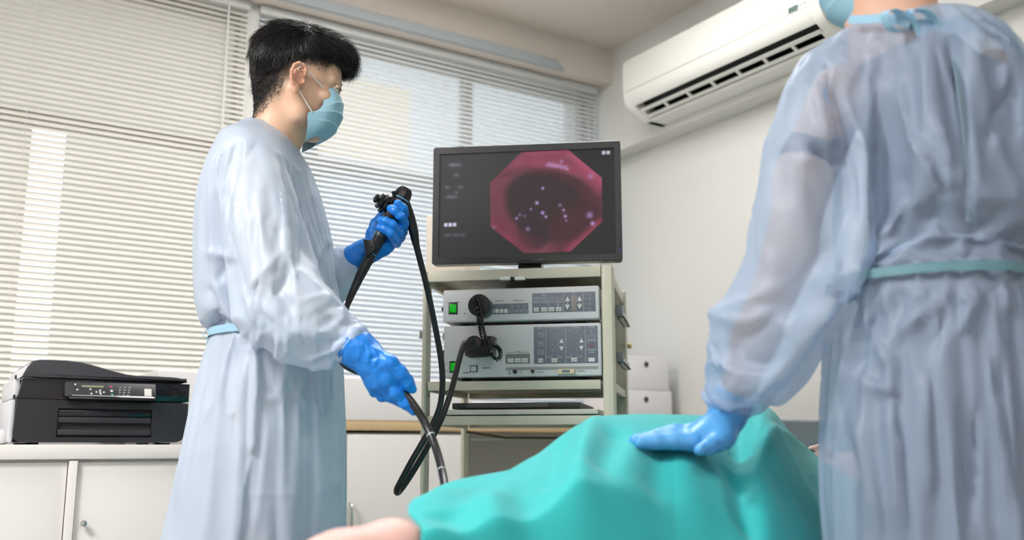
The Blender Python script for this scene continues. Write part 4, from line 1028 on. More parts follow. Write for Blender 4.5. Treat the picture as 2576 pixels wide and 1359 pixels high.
def strands(name, starts, flow, n_seg, step, r, m, root, seed, normal_pull=0.0, jitter=0.25, NN=None, parent=None):
    rs = np.random.RandomState(seed); P = starts.copy(); n = len(P); L = step*(0.6+0.8*rs.rand(n))[:, None]; J = rs.randn(n, 3)*jitter
    path = [P]
    for i in range(n_seg):
        d = flow(P)+J*0.5
        if NN is not None: d = d-NN*((d*NN).sum(1)*.9)[:, None]+NN*normal_pull*(1-1.9*i/n_seg)
        d /= np.linalg.norm(d, axis=1)[:, None]; P = P+d*L; path.append(P)
    path = np.stack(path, 1); T = path[:, -1]-path[:, 0]; a = np.cross(T, rs.randn(n, 3)); a /= np.maximum(np.linalg.norm(a, axis=1), 1e-9)[:, None]
    b = np.cross(T, a); b /= np.maximum(np.linalg.norm(b, axis=1), 1e-9)[:, None]
    K = n_seg+1; V = np.zeros((n, K, 3, 3))
    for i in range(K):
        rr = r*(1-0.9*i/n_seg)
        for k in range(3):
            t = 2*math.pi*k/3; V[:, i, k] = path[:, i]+(a*math.cos(t)+b*math.sin(t))*rr
    V = V.reshape(-1, 3); base = np.arange(n)[:, None, None]*K*3; ii = np.arange(n_seg)[None, :, None]*3; kk = np.arange(3)[None, None, :]; k2 = (kk+1) % 3
    Q = np.stack([base+ii+kk, base+ii+k2, base+ii+3+k2, base+ii+3+kk], -1).reshape(-1, 4)
    return npmesh(name, V, Q, m, root, parent=parent)
def loft_fn(tab):
    """tab rows: z, cx, cy, rx, ry (view axes), from top to bottom"""
    T_ = np.array(sorted(tab)); zs = T_[:, 0]
    def q(X, Y, Z):
        vx = CW*X-SW*Y; vy = SW*X+CW*Y
        c = [np.interp(Z, zs, T_[:, i]) for i in (1, 2, 3, 4)]
        k0 = np.sqrt(((vx-c[0])/c[2])**2+((vy-c[1])/c[3])**2); k1 = np.sqrt(((vx-c[0])/c[2]**2)**2+((vy-c[1])/c[3]**2)**2)
        d = k0*(k0-1)/np.maximum(k1, 1e-6)
        return np.maximum(d, np.maximum(zs[0]-Z, Z-zs[-1]))
    x0 = (T_[:, 1]-T_[:, 3]).min(); x1 = (T_[:, 1]+T_[:, 3]).max(); y0 = (T_[:, 2]-T_[:, 4]).min(); y1 = (T_[:, 2]+T_[:, 4]).max()
    cs = [room(x, y, 0) for x in (x0, x1) for y in (y0, y1)]
    lo = [min(c.x for c in cs), min(c.y for c in cs), zs[0]]; hi = [max(c.x for c in cs), max(c.y for c in cs), zs[-1]]
    return q, lo, hi
def table(rows, Y):
    out = []
    for (py, l, r, ry, dy) in rows:
        a = W(l, py, Y); b = W(r, py, Y); ax = CW*a.x-SW*a.y; bx = CW*b.x-SW*b.y
        out.append((a.z, (ax+bx)/2, Y+dy, (bx-ax)/2, ry))
    return out
def ribbon(mb, pts, w, side, th=0.0012, n=6):
    """flat tape along pts, width w across `side`"""
    P = catmull(pts, n); s = Vector(side).normalized(); v = []; f = []
    for i, p in enumerate(P):
        t = (P[min(i+1, len(P)-1)]-P[max(i-1, 0)]).normalized(); c = (s-t*s.dot(t)).normalized(); nn = t.cross(c)
        for a, b in ((-1, -1), (1, -1), (1, 1), (-1, 1)): v.append(p+c*(w/2*a)+nn*(th/2*b))
    for i in range(len(P)-1):
        for k in range(4): k2 = (k+1) % 4; f.append((i*4+k, i*4+k2, (i+1)*4+k2, (i+1)*4+k))
    f.append((3, 2, 1, 0)); m_ = len(P)-1; f.append((m_*4, m_*4+1, m_*4+2, m_*4+3))
    return mb.mesh(v, f)
def hoop(name, q, tabfn, z, w, m, root, grow=0.004, tilt=None, n=90):
    """tape around a lofted body at height z"""
    c = tabfn(z); pts = []
    for i in range(n+1):
        t = 2*math.pi*i/n; zz = z+(tilt(t) if tilt else 0)
        c = tabfn(zz); pts.append(room(c[0]+(c[2]+grow)*math.cos(t), c[1]+(c[3]+grow)*math.sin(t), zz))
    mb = MB(); ribbon(mb, pts, w, (0, 0, 1), n=1); return mb.build(name, m, root)
def fit_tie(name, V, tabfn, z, w, m, root, zoff=None, n=72, lift=.0035):
    c = tabfn(z); P = toview(V); band = np.abs(P[:, 2]-z) < .010; Q = P[band]
    dx = (Q[:, 0]-c[0])/c[2]; dy = (Q[:, 1]-c[1])/c[3]; rad = np.hypot(dx, dy); ang = np.arctan2(dy, dx); rr = []
    for i in range(n):
        t = 2*math.pi*i/n; d = np.abs((ang-t+math.pi) % (2*math.pi)-math.pi) < .12; sel = rad[d & (rad < 1.07)]
        rr.append(max(1.0, sel.max()) if len(sel) else 1.0)
    rr = np.array(rr); rr = (np.roll(rr, 1)+2*rr+np.roll(rr, -1))/4
    pts = [room(c[0]+(c[2]*rr[i % n]+lift)*math.cos(2*math.pi*i/n), c[1]+(c[3]*rr[i % n]+lift)*math.sin(2*math.pi*i/n), z+(zoff(2*math.pi*i/n) if zoff else 0)) for i in range(n+1)]
    mb = MB(); ribbon(mb, pts, w, (0, 0, 1), n=1); return mb.build(name, m, root)
def tabi(tab):
    T_ = np.array(sorted(tab)); return lambda z: [float(np.interp(z, T_[:, 0], T_[:, i])) for i in (1, 2, 3, 4)]
def shoes_legs(root, foot, x_off, fdir, leg_m):
    sd = Vector((-fdir.y, fdir.x, 0))
    for s in (-1, 1):
        c = foot+sd*(x_off*s)+fdir*(0.04*s)
        S = SDF(); S.chain([c+Vector((0, 0, .80)), c+Vector((0, 0, .48)), c+Vector((0, 0, .12))], [.085, .068, .062], .02)
        V, Q = S.mesh(.012); npmesh('trouser_leg', V, Q, leg_m, root)
        S = SDF(); S.chain([c-fdir*.05+Vector((0, 0, .045)), c+fdir*.06+Vector((0, 0, .04)), c+fdir*.17+Vector((0, 0, .032))], [.042, .042, .030], .02)
        S.chain([c+Vector((0, 0, .06)), c+Vector((0, 0, .13))], [.045, .042], .02)
        V, Q = S.mesh(.008); V[:, 2] = np.maximum(V[:, 2], 0.001); npmesh('shoe', V, Q, m_shoe, root)
def cloth_settle(V, Q, pins, colliders, frames=24, grow=0.07, bend=0.25, stiff=12, mass=0.2, grav=1.0, steps=6, press=0.0):
    """let the sewn shape hang: a short cloth run, then the settled vertices come back"""
    me = bpy.data.meshes.new('sim'); me.vertices.add(len(V)); me.vertices.foreach_set('co', V.astype(np.float32).ravel())
    nf = len(Q); me.loops.add(nf*4); me.loops.foreach_set('vertex_index', Q.astype(np.int32).ravel()); me.polygons.add(nf); me.polygons.foreach_set('loop_start', np.arange(0, nf*4, 4, dtype=np.int32)); me.update(calc_edges=True)
    ob = bpy.data.objects.new('sim', me); COL.objects.link(ob)
    vg = ob.vertex_groups.new(name='pin')
    for lvl in (1.0, .6, .3, .12):
        idx = np.where((pins >= lvl) & (pins < (2 if lvl == 1.0 else {.6: 1.0, .3: .6, .12: .3}[lvl])))[0]
        if len(idx): vg.add(idx.tolist(), lvl, 'REPLACE')
    cm = ob.modifiers.new('c', 'CLOTH'); s = cm.settings
    s.quality = steps; s.mass = mass; s.tension_stiffness = stiff; s.compression_stiffness = stiff; s.shear_stiffness = stiff*.5; s.bending_stiffness = bend
    s.tension_damping = s.compression_damping = s.shear_damping = 5; s.bending_damping = .5; s.air_damping = 2
    s.vertex_group_mass = 'pin'; s.pin_stiffness = 1.0; s.shrink_min = -grow; s.effector_weights.gravity = grav
    if press: s.use_pressure = True; s.uniform_pressure_force = press
    cm.collision_settings.use_collision = True; cm.collision_settings.distance_min = .004; cm.collision_settings.use_self_collision = False; cm.collision_settings.collision_quality = 3
    cm.point_cache.frame_start = 1; cm.point_cache.frame_end = frames+1
    cs = []
    for (a, b) in colliders:
        cme = bpy.data.meshes.new('col'); cme.from_pydata(a.tolist(), [], b.tolist()); co = bpy.data.objects.new('col', cme); COL.objects.link(co)
        m_ = co.modifiers.new('k', 'COLLISION'); co.collision.thickness_outer = .004; co.collision.cloth_friction = 8; cs.append(co)
    f0 = SC.frame_current
    for f in range(1, frames+1): SC.frame_set(f)
    dg = bpy.context.evaluated_depsgraph_get(); ev = ob.evaluated_get(dg); m2 = ev.to_mesh()
    out = np.zeros(len(m2.vertices)*3, np.float32); m2.vertices.foreach_get('co', out); ev.to_mesh_clear()
    for o in [ob]+cs:
        d = o.data; bpy.data.objects.remove(o); bpy.data.meshes.remove(d)
    SC.frame_set(f0)
    out = out.reshape(-1, 3).astype(np.float64)
    return out
def subdivide(V, Q):
    """one Catmull-Clark step"""
    n = len(V); E = np.sort(np.concatenate([Q[:, [0, 1]], Q[:, [1, 2]], Q[:, [2, 3]], Q[:, [3, 0]]]), 1)
    u, inv = np.unique(E[:, 0].astype(np.int64)*n+E[:, 1], return_inverse=True); ea = u//n; eb = u % n; m = len(Q); ne = len(u)
    FP = V[Q].mean(1); ef = inv.reshape(4, m); cnt = np.bincount(inv, minlength=ne)
    fs = np.stack([np.bincount(inv, weights=np.tile(FP[:, i], 4), minlength=ne) for i in range(3)], 1)
    EP = np.where((cnt >= 2)[:, None], (V[ea]+V[eb]+fs)/(2+cnt)[:, None], (V[ea]+V[eb])/2)
    val = np.bincount(Q.ravel(), minlength=n).astype(float)[:, None]; val = np.maximum(val, 1)
    Fa = np.stack([np.bincount(Q.ravel(), weights=np.repeat(FP[:, i], 4), minlength=n) for i in range(3)], 1)/val
    EM = (V[ea]+V[eb])/2; ve = np.maximum(np.bincount(np.concatenate([ea, eb]), minlength=n).astype(float)[:, None], 1)
    Ea = np.stack([np.bincount(np.concatenate([ea, eb]), weights=np.tile(EM[:, i], 2), minlength=n) for i in range(3)], 1)/ve
    VP = (Fa+2*Ea+(val-3)*V)/val
    e = [ef[i]+n for i in range(4)]; f = np.arange(m)+n+ne
    NQ = np.concatenate([np.stack([Q[:, i], e[i], f, e[i-1]], 1) for i in range(4)])
    return np.concatenate([VP, EP, FP]), NQ
# ================================================================ standing man with the endoscope
DY = 1.97
dr1 = thing('person', tuple(room(-0.48, 1.97, 0)), 'person in pale blue gown, face mask and blue gloves, holding up a black endoscope', 'person')
hf = Vector((math.cos(R(17))*math.cos(R(13)), math.sin(R(17))*math.cos(R(13)), -math.sin(R(13))))
h1 = Head(W(752, 213, DY), RV @ hf, RV @ Vector((0.22, 0.05, 1)), 0.95)
S = SDF(); head_sdf(h1, S)
S.chain([h1.p(-.045, 0, -.02), W(706, 300, DY), W(694, 345, DY), W(672, 410, DY)], [.050, .0485, .051, .058], .02)
V, Q = S.mesh(.0024); V = smooth_mesh(V, Q, 2, .4)
S2 = SDF()
S2.chain([W(664, 450, DY), W(665, 600, DY), W(690, 830, DY), W(690, 960, DY)], [.085, .10, .095, .11], .05)
S2.cap(W(640, 450, DY-.10), W(640, 450, DY+.10), .045, .045, .05)
S2.chain([W(628, 440, 1.81), W(665, 600, 1.75), W(692, 735, 1.73), W(800, 800, 1.73), W(895, 865, 1.73)], [.042, .042, .036, .032, .024], .02)
S2.chain([W(650, 430, 2.12), W(740, 620, 2.20), W(800, 715, 2.18), W(915, 640, 2.13)], [.042, .040, .036, .024], .02)
S2.chain([W(680, 960, DY-.06), room(-.52, DY-.07, .5), room(-.53, DY-.08, .1)], [.07, .055, .045], .03)
S2.chain([W(690, 960, DY+.09), room(-.52, DY+.10, .5), room(-.53, DY+.11, .1)], [.07, .055, .045], .03)
V2, Q2 = S2.mesh(.009)
_a = sorted([tuple(h1.pix(a_, c_, -.056))[0::2] for a_, c_ in ((850, 152), (830, 180), (812, 206), (790, 192), (765, 172), (738, 184), (728, 222), (712, 256), (690, 286), (645, 310))])
_b = sorted([tuple(h1.pix(a_, c_, -.056))[0::2] for a_, c_ in ((850, 138), (830, 146), (812, 150), (790, 150), (765, 148), (738, 150), (712, 165), (695, 190), (675, 220), (645, 248))])
_c = sorted([tuple(h1.pix(a_, c_, -.056))[0::2] for a_, c_ in ((630, 216), (655, 196), (690, 170), (740, 150), (790, 144), (840, 148), (880, 165))])
lo_x, lo_z = zip(*_a); up_x, up_z = zip(*_b); ha_x, ha_z = zip(*_c)
def tone1(V):
    L = h1.loc(V); x, y, z = L.T
    zl = np.interp(x, lo_x, lo_z); zu = np.maximum(np.interp(x, up_x, up_z), zl+.012)
    m = np.clip((z-zl)/(zu-zl), 0, 1); m = m*m*(3-2*m); m = m*(z > -.13)*np.clip((.085-x)/.01+np.clip((z-.06)/.01, 0, 1), 0, 1)
    rs = np.random.RandomState(3); m = np.clip(m*(0.9+0.2*rs.rand(len(m))), 0, 1)
    near = np.clip((.046-np.sqrt((x+.006)**2+(z+.014)**2))/.012, 0, 1)*np.clip((np.abs(y)-.078)/.004, 0, 1)
    m = m*(1-near)
    c = SKIN*(1-m[:, None])+STUB*m[:, None]
    ear = near*np.clip(1-np.abs(z+.016)/.05, 0, 1)
    c = c*(1-0.75*ear[:, None])+EARC*0.75*ear[:, None]
    return c
b1 = body_obj(dr1, [(V, Q), (V2, Q2)], tone1)
# navy scrubs under the gown
S = SDF(); S.chain([W(662, 455, DY), W(665, 600, DY), W(690, 830, DY), W(690, 980, DY)], [.095, .108, .103, .118], .05)
S.cap(W(645, 462, DY-.09), W(645, 462, DY+.09), .040, .040, .04); S.chain([W(634, 462, 1.83), W(660, 560, 1.775)], [.038, .048], .01); S.chain([W(655, 462, 2.10), W(700, 540, 2.15)], [.038, .046], .01)
Vs_, Qs_ = S.mesh(.011); npmesh('scrub_top', Vs_, Qs_, m_navy, dr1)
# hair
m_hair = mat('black hair', (0.010, 0.009, 0.010), 0.27, spec=0.6)
S = SDF(); k = h1.k
S.ell(h1.p(-.020, 0, .058), np.array([.099, .078, .077])*k, h1.M, .01)
S.ell(h1.p(-.056, 0, .040), np.array([.056, .068, .076])*k, h1.M, .015)
S.ell(h1.p(.030, -.005, .090), np.array([.064, .060, .044])*k, h1.M, .02)
S.cap(h1.p(.070, -.030, .090), h1.p(.070, .034, .092), .024*k, .022*k, .02)
S.cap(h1.p(.088, -.026, .086), h1.p(.090, .022, .088), .014*k, .013*k, .015)
def below(X, Y, Z):
    o = h1.o; x = ((X-o.x)*h1.f.x+(Y-o.y)*h1.f.y+(Z-o.z)*h1.f.z)/h1.k; z = ((X-o.x)*h1.u.x+(Y-o.y)*h1.u.y+(Z-o.z)*h1.u.z)/h1.k
    zh = np.interp(x, ha_x, ha_z)
    return (z-zh)*h1.k*0.8
S.fn(below, .006, tuple(h1.o-Vector((.2, .2, .2))), tuple(h1.o+Vector((.2, .2, .2))), sub=True)
Vh, Qh = S.mesh(.0028); Vh = crumple(Vh, Qh, 160, 5, (1, 1, 1), .003, .8)
hair = npmesh('hair', Vh, Qh, m_hair, dr1)
Nh = vnormals(Vh, Qh)
def hflow(P):
    L = h1.loc(P); x, y, z = L.T
    w_ = np.clip((x+.035)/.05, 0, 1)[:, None]; t = np.clip((z-.06)/.05, 0, 1)[:, None]; fr = np.clip((x-.04)/.04, 0, 1)[:, None]
    fwd = np.array([1.0, -.25, .05])+fr*np.array([-.1, -.2, -.45]); back = np.array([-.10, 0, -1.0])*(1-t)+np.array([-.8, 0, -.3])*t
    side = np.array([.75, 0, -.75])
    d = w_*(t*fwd+(1-t)*side)+(1-w_)*back
    return d @ h1.M.T
rs = np.random.RandomState(2); Lh = h1.loc(Vh)
idx = rs.choice(len(Vh), 16000)
strands('hair_strands', Vh[idx]+Nh[idx]*.0008, hflow, 6, .0050, .00050, m_hair, dr1, 4, normal_pull=.10, jitter=.16, NN=Nh[idx], parent=hair)
# short fade around the sides, drawn as stubble hairs standing on the skin
L = h1.loc(V); x, y, z = L.T; Nv = vnormals(V, Q)
zl = np.interp(x, lo_x, lo_z)+.006; zu = np.maximum(np.interp(x, up_x, up_z), zl+.012)
pr_ = np.clip((z-zl)/(zu-zl), 0, 1)*(z < .09)*(x < .075); near = (np.sqrt((x+.006)**2+(z+.014)**2) < .040) & (np.abs(y) > .06)
pr_ = pr_*(~near); cand = np.where(rs.rand(len(V)) < pr_**1.6*(pr_ > .3))[0]; cand = np.repeat(cand, 4)
strands('side_hair', V[cand]+rs.randn(len(cand), 3)*.0011-Nv[cand]*.0008, lambda P: np.tile(np.array(h1.M @ np.array([-.25, 0, -1.0])), (len(P), 1)), 2, .0022, .00038, m_hair, dr1, 6, normal_pull=.5, jitter=.3, NN=Nv[cand], parent=hair)
# brows, eyes
for s in (-1, 1):
    bpts = np.array([h1.p(.0905-.00030*i*1.0-.00002*i*i, (.010+.0011*i)*s, .0235+.00010*i) for i in range(26)]); bp = np.repeat(bpts, 9, 0)+rs.randn(26*9, 3)*.0011
    ob = strands('eyebrow', bp, lambda P: np.tile(np.array(h1.M @ np.array([-.1, .8*s, .25])), (len(P), 1)), 3, .0022, .0004, m_hair, dr1, 8+s, jitter=.25)
    me_ = MB(); me_.lathe([(0.0001, -.0115), (.006, -.0098), (.0098, -.006), (.0115, 0), (.0098, .006), (.006, .0098), (.0001, .0115)], h1.p(.077, .031*s, .002), h1.f, 20)
    ey = me_.build('eyeball', mat('eye white', srgb(225, 220, 215), 0.2), dr1, smooth=80)
    MB().lathe([(.0052, .0098), (.0045, .0112), (.0001, .0118)], h1.p(.077, .031*s, .002), h1.f, 20).build('iris', mat('iris dark', (0.02, 0.012, 0.008), 0.15), dr1, smooth=80, parent=ey)
    le = np.repeat(np.array([h1.p(.0895-.0010*abs(i-4), (.022+.0022*i)*s, .0075) for i in range(9)]), 4, 0)
    strands('eyelashes', le+rs.randn(36, 3)*.0006, lambda P: np.tile(np.array(h1.M @ np.array([1, .15*s, -.25])), (len(P), 1)), 3, .0022, .00035, m_hair, dr1, 12+s, jitter=.15)
    S = SDF(); S.cap(h1.p(.0855, .019*s, .0075), h1.p(.0815, .044*s, .0065), .0062*k, .0050*k, .004); Ve, Qe = S.mesh(.0012); el = npmesh('eyelid', Ve, Qe, m_skin, dr1); settone(el, np.tile(SKIN*.93, (len(Ve), 1)))
# mask
m_mask = mat('surgical mask blue', srgb(160, 205, 222), 0.6, bump=0.15, bscale=900, translucent=0.2)
def face_mask(h, root, near_edge, centre, m):
    NU, NV_ = 60, 70; v = []
    ce = catmull(near_edge, 12); cc = catmull(centre, 12)
    def samp(c, t):
        x = t*(len(c)-1); i = min(int(x), len(c)-2); return c[i].lerp(c[i+1], x-i)
    for layer in (0, 1):
        for j in range(NV_+1):
            t = j/NV_; E = samp(ce, t); C = samp(cc, t)
            pl = 0
            for pc in (.30, .50, .70):
                d = t-pc; pl += (.0030*math.exp(-d/.07) if d > 0 else .0030*math.exp(d/.012))
            for i in range(NU+1):
                a = (i/NU-.5)*math.pi; cs = max(0, math.cos(a))**.5; sn = math.sin(a)
                sn = math.copysign(abs(sn)**.85, sn)
                p = Vector((E.x+(C.x-E.x)*cs, abs(E.y)*sn, E.z+(C.z-E.z)*cs))
                out = Vector((cs, sn*.8, -.1)).normalized()
                p += out*(pl*min(1, (1-abs(2*i/NU-1))*5)*1.0 - .0014*layer)
                v.append(h.p(p.x, p.y, p.z))
    n = (NU+1)*(NV_+1); f = []
    for j in range(NV_):
        for i in range(NU):
            a = j*(NU+1)+i; q = (a, a+1, a+NU+2, a+NU+1); f.append(q); f.append(tuple(n+x for x in q[::-1]))
    for i in range(NU):
        for b in (i, NV_*(NU+1)+i): f.append((b, b+1, n+b+1, n+b) if b > NU else (b+1, b, n+b, n+b+1))
    for j in range(NV_):
        for b in (j*(NU+1), j*(NU+1)+NU): f.append((b, b+NU+1, n+b+NU+1, n+b) if b % (NU+1) else (b+NU+1, b, n+b, n+b+NU+1))
    return MB().mesh(v, f).build('face_mask', m, root, smooth=60)
ne = [h1.pix(816, 227, -.050), h1.pix(812, 262, -.060), h1.pix(797, 278, -.064), h1.pix(775, 284, -.066), h1.pix(773, 315, -.062), h1.pix(769, 353, -.050)]
ce = [h1.pix(842, 234, 0), h1.pix(857, 256, 0), h1.pix(861, 285, 0), h1.pix(853, 316, 0), h1.pix(832, 341, 0), h1.pix(802, 353, 0)]
mk = face_mask(h1, dr1, ne, ce, m_mask)
m_loop = mat('ear loop white', srgb(240, 238, 236), 0.7)
for s in (-1, 1):
    pts = [h1.pix(818, 229, -.052), h1.pix(797, 203, -.066), h1.pix(777, 181, -.079), h1.pix(764, 167, -.082), h1.pix(751, 172, -.081), h1.pix(744, 192, -.080), h1.pix(746, 212, -.079), h1.pix(757, 235, -.076), h1.pix(772, 260, -.071), h1.pix(785, 281, -.067)]
    P_ = catmull([h1.p(p.x, p.y*(1 if s < 0 else -1), p.z) for p in pts], 6)
    MB().tube(P_, 0.0013, 8).build('ear_loop', m_loop, dr1, parent=mk)
# ---- gown
rows1 = [(331, 606, 674, .058, 0), (343, 591, 694, .085, 0), (358, 578, 724, .122, 0), (385, 556, 757, .165, 0), (430, 533, 782, .185, 0), (500, 505, 803, .19, 0), (560, 499, 820, .19, 0), (620, 502, 833, .19, 0),
         (680, 512, 841, .185, 0), (740, 522, 845, .18, 0), (790, 540, 849, .17, 0), (826, 553, 853, .16, 0), (850, 543, 856, .168, 0), (900, 523, 860, .185, 0), (960, 506, 863, .195, 0), (1040, 488, 866, .205, 0),
         (1130, 470, 868, .21, 0), (1230, 455, 868, .215, 0), (1359, 434, 866, .22, 0)]
tb1 = table(rows1, DY); last = tb1[-1]; tb1.append((.36, last[1]-.06, DY, last[3]+.05, .25))
q_, lo_, hi_ = loft_fn(tb1)
S = SDF(); S.fn(q_, .02, lo_, hi_)
S.cap(W(650, 372, 1.93), W(622, 430, 1.82), .05, .070, .05)
S.cap(W(655, 372, 2.0), W(640, 420, 2.11), .05, .068, .05)
S.chain([W(622, 440, 1.82), W(664, 590, 1.76), W(694, 715, 1.735)], [.072, .078, .076], .018)
S.chain([W(694, 715, 1.735), W(770, 780, 1.73), W(835, 830, 1.73), W(868, 853, 1.73), W(880, 861, 1.73)], [.076, .064, .052, .043, .031], .02)
S.chain([W(655, 430, 2.10), W(740, 610, 2.18), W(800, 700, 2.18), W(862, 680, 2.155), W(893, 650, 2.135)], [.068, .064, .058, .050, .030], .02)
Vg, Qg = S.mesh(.0105); Vg = smooth_mesh(Vg, Qg, 2, .5)
def gown_pins(V, zneck, zwaist, cuffs, hw=.010):
    p = np.zeros(len(V)); p[V[:, 2] > zneck] = 1
    band = np.abs(V[:, 2]-zwaist) < hw; vis = np.ones(len(V), bool)
    for a, b, r in cuffs['arms']:
        a = np.array(a); b = np.array(b); d = b-a; t = np.clip(((V-a) @ d)/(d @ d), 0, 1); vis &= np.linalg.norm(V-a-t[:, None]*d, axis=1) > r
    p[band & vis] = 1
    for c, r in cuffs['ends']: p[np.linalg.norm(V-np.array(c), axis=1) < r] = 1
    return p
A1 = [(W(622, 440, 1.82), W(664, 590, 1.76), .1), (W(664, 590, 1.76), W(694, 715, 1.735), .095), (W(694, 715, 1.735), W(770, 780, 1.73), .088), (W(770, 780, 1.73), W(880, 861, 1.73), .075),
      (W(740, 610, 2.18), W(800, 700, 2.18), .08), (W(800, 700, 2.18), W(893, 650, 2.135), .07)]
pxg, pyg, _ = proj(Vg)
pn_ = gown_pins(Vg, 9.0, W(600, 828, 1.83).z, dict(arms=A1, ends=[(W(884, 864, 1.73), .040), (W(897, 648, 2.135), .038)]))
pn_[(pyg < 350+.42*(pxg-612)) & (pyg < 405)] = 1
C1 = SDF()
qc_, lc_, hc_ = loft_fn([(r[0], r[1], r[2], max(.03, r[3]-.012), max(.03, r[4]-.016)) for r in tb1]); C1.fn(qc_, .02, lc_, hc_)
C1.chain([W(622, 432, 1.83), W(662, 590, 1.765), W(690, 712, 1.74), W(770, 780, 1.73), W(885, 862, 1.73)], [.058, .056, .054, .046, .027], .02)
C1.chain([W(640, 420, 2.09), W(740, 610, 2.17), W(800, 695, 2.175), W(900, 648, 2.135)], [.055, .05, .044, .025], .02)
C1.chain([W(668, 410, DY), W(694, 345, DY), W(706, 300, DY)], [.06, .052, .05], .02)
VC_, QC_ = C1.mesh(.018)
Vg = cloth_settle(Vg, Qg, pn_, [(VC_, QC_)], frames=16, grow=.07, bend=.6, steps=5)
Vg = smooth_mesh(Vg, Qg, 1, .25)
z = lambda *p: [(420+a/2.427, 300+b/2.427) for a, b in p]
G1 = [
 (z((570, 110), (440, 310), (370, 480), (360, 640), (430, 860), (500, 1100), (560, 1210)), 34, -.012, 'step'),
 (z((600, 170), (690, 440), (720, 720), (730, 900)), 13, .010, 'ridge'),
 (z((735, 250), (790, 500), (800, 760)), 12, .008, 'ridge'),
 (z((820, 320), (828, 600), (825, 900)), 12, -.010, 'ridge'),
 (z((640, 160), (760, 300), (830, 330)), 9, .006, 'ridge'),
 (z((370, 560), (450, 490), (620, 410)), 5, .003, 'ridge'),
 (z((290, 330), (350, 600), (400, 840)), 26, .010, 'step'),
 (z((220, 810), (320, 830), (420, 850)), 14, .009, 'ridge'),
 (z((400, 850), (340, 930), (300, 1000)), 12, -.007, 'ridge'),
 (z((490, 1050), (600, 930), (700, 800)), 16, .010, 'ridge'),
 (z((640, 1090), (720, 1000), (750, 880)), 12, -.009, 'ridge'),
 (z((780, 1120), (960, 1080), (1010, 1100)), 12, .008, 'ridge'),
 (z((760, 900), (860, 980), (960, 1050)), 12, .007, 'ridge'),
 (z((500, 1080), (620, 1180), (760, 1290), (900, 1340)), 18, .008, 'ridge'),
 (z((560, 1000), (680, 1060), (800, 1180)), 14, -.006, 'ridge'),
 (z((980, 1080), (1060, 1150), (1090, 1260)), 10, .006, 'ridge'),
 (z((920, 1160), (1000, 1230), (1080, 1270)), 8, -.005, 'ridge'),
 (z((870, 400), (930, 560), (980, 760)), 12, .006, 'ridge'),
 (z((900, 930), (960, 740), (1000, 780)), 10, .007, 'ridge'),
 (z((470, 240), (380, 500)), 7, .005, 'ridge'),
 (z((390, 80), (340, 200), (260, 380)), 10, .006, 'ridge'),
 (z((230, 1010), (290, 1100), (330, 1230)), 10, -.010, 'ridge'),
 (z((280, 960), (340, 1120), (420, 1260)), 12, .009, 'ridge'),
 (z((440, 1000), (500, 1150), (525, 1270)), 9, .007, 'ridge'),
]
z2 = lambda *p: [(420+a/2.348, 780+b/2.348) for a, b in p]
G1 += [
 (z2((640, 130), (665, 190), (660, 260), (590, 280)), 9, .012, 'ridge'), (z2((560, 130), (530, 230), (545, 420), (530, 520)), 14, .010, 'step'),
 (z2((500, 130), (530, 200), (520, 250), (470, 240)), 8, .010, 'ridge'), (z2((440, 130), (480, 190)), 8, .007, 'ridge'),
 (z2((530, 240), (530, 500), (515, 800), (500, 860)), 22, .014, 'step'), (z2((500, 860), (450, 1080), (440, 1359)), 18, .008, 'step'),
 (z2((400, 150), (350, 300), (300, 520), (190, 710)), 11, .008, 'ridge'), (z2((340, 150), (260, 300), (190, 480), (150, 800)), 13, -.007, 'ridge'),
 (z2((470, 300), (410, 600), (370, 640)), 8, .006, 'ridge'), (z2((700, 170), (690, 300), (750, 450), (820, 550), (850, 500), (850, 430)), 10, .009, 'ridge'),
 (z2((690, 230), (680, 420), (650, 520), (540, 520)), 16, .010, 'ridge'), (z2((860, 250), (870, 500), (900, 700)), 12, .008, 'ridge'),
 (z2((960, 250), (970, 480), (960, 640)), 8, .007, 'ridge'), (z2((900, 1010), (1000, 1010), (1040, 960)), 7, .004, 'ridge'), (z2((880, 1060), (960, 1060), (1040, 1000)), 7, .004, 'ridge'),
 (z2((600, 640), (560, 1000), (520, 1359)), 10, .006, 'ridge'), (z2((540, 540), (700, 480), (860, 560)), 40, -.006, 'ridge'), (z2((320, 1080), (620, 1095), (900, 1080)), 4, .002, 'ridge'),
]
for i in range(9):
    x = 560+i*33; G1.append(([(x, 832), (x+(x-700)*.10, 880+12*(i % 3))], 4.5, .007*(1 if i % 2 else -.7), 'ridge')); G1.append(([(x+3, 822), (x+(x-700)*.06, 792)], 4.5, .005*(1 if i % 2 else -.7), 'ridge'))
Vg, Qg = subdivide(Vg, Qg)
Vg = relief(Vg, Qg, [(p_, w_, a_*.85, k_) for (p_, w_, a_, k_) in G1])
g1 = npmesh('isolation_gown', Vg, Qg, m_gown1, dr1)
t1 = tabi(tb1)
wz = W(600, 828, 1.83).z
fit_tie('waist_tie', Vg, t1, wz, .015, m_tie, dr1)
mb = MB()
tp = lambda *p: [W(a, b, DY-.06+c) for a, b, c in p]
ribbon(mb, tp((552, 828, 0), (532, 824, -.01), (512, 838, -.02), (520, 850, -.02), (550, 836, 0)), .008, (0.2, 1, .3))
bow = mb.build('tie_bow', m_tie, dr1)
mb = MB(); ribbon(mb, tp((552, 832, 0), (530, 846, .0), (520, 866, .01), (538, 872, .01), (548, 860, 0)), .007, (0.2, 1, .3)); mb.build('tie_tail', m_tie, dr1, parent=bow)
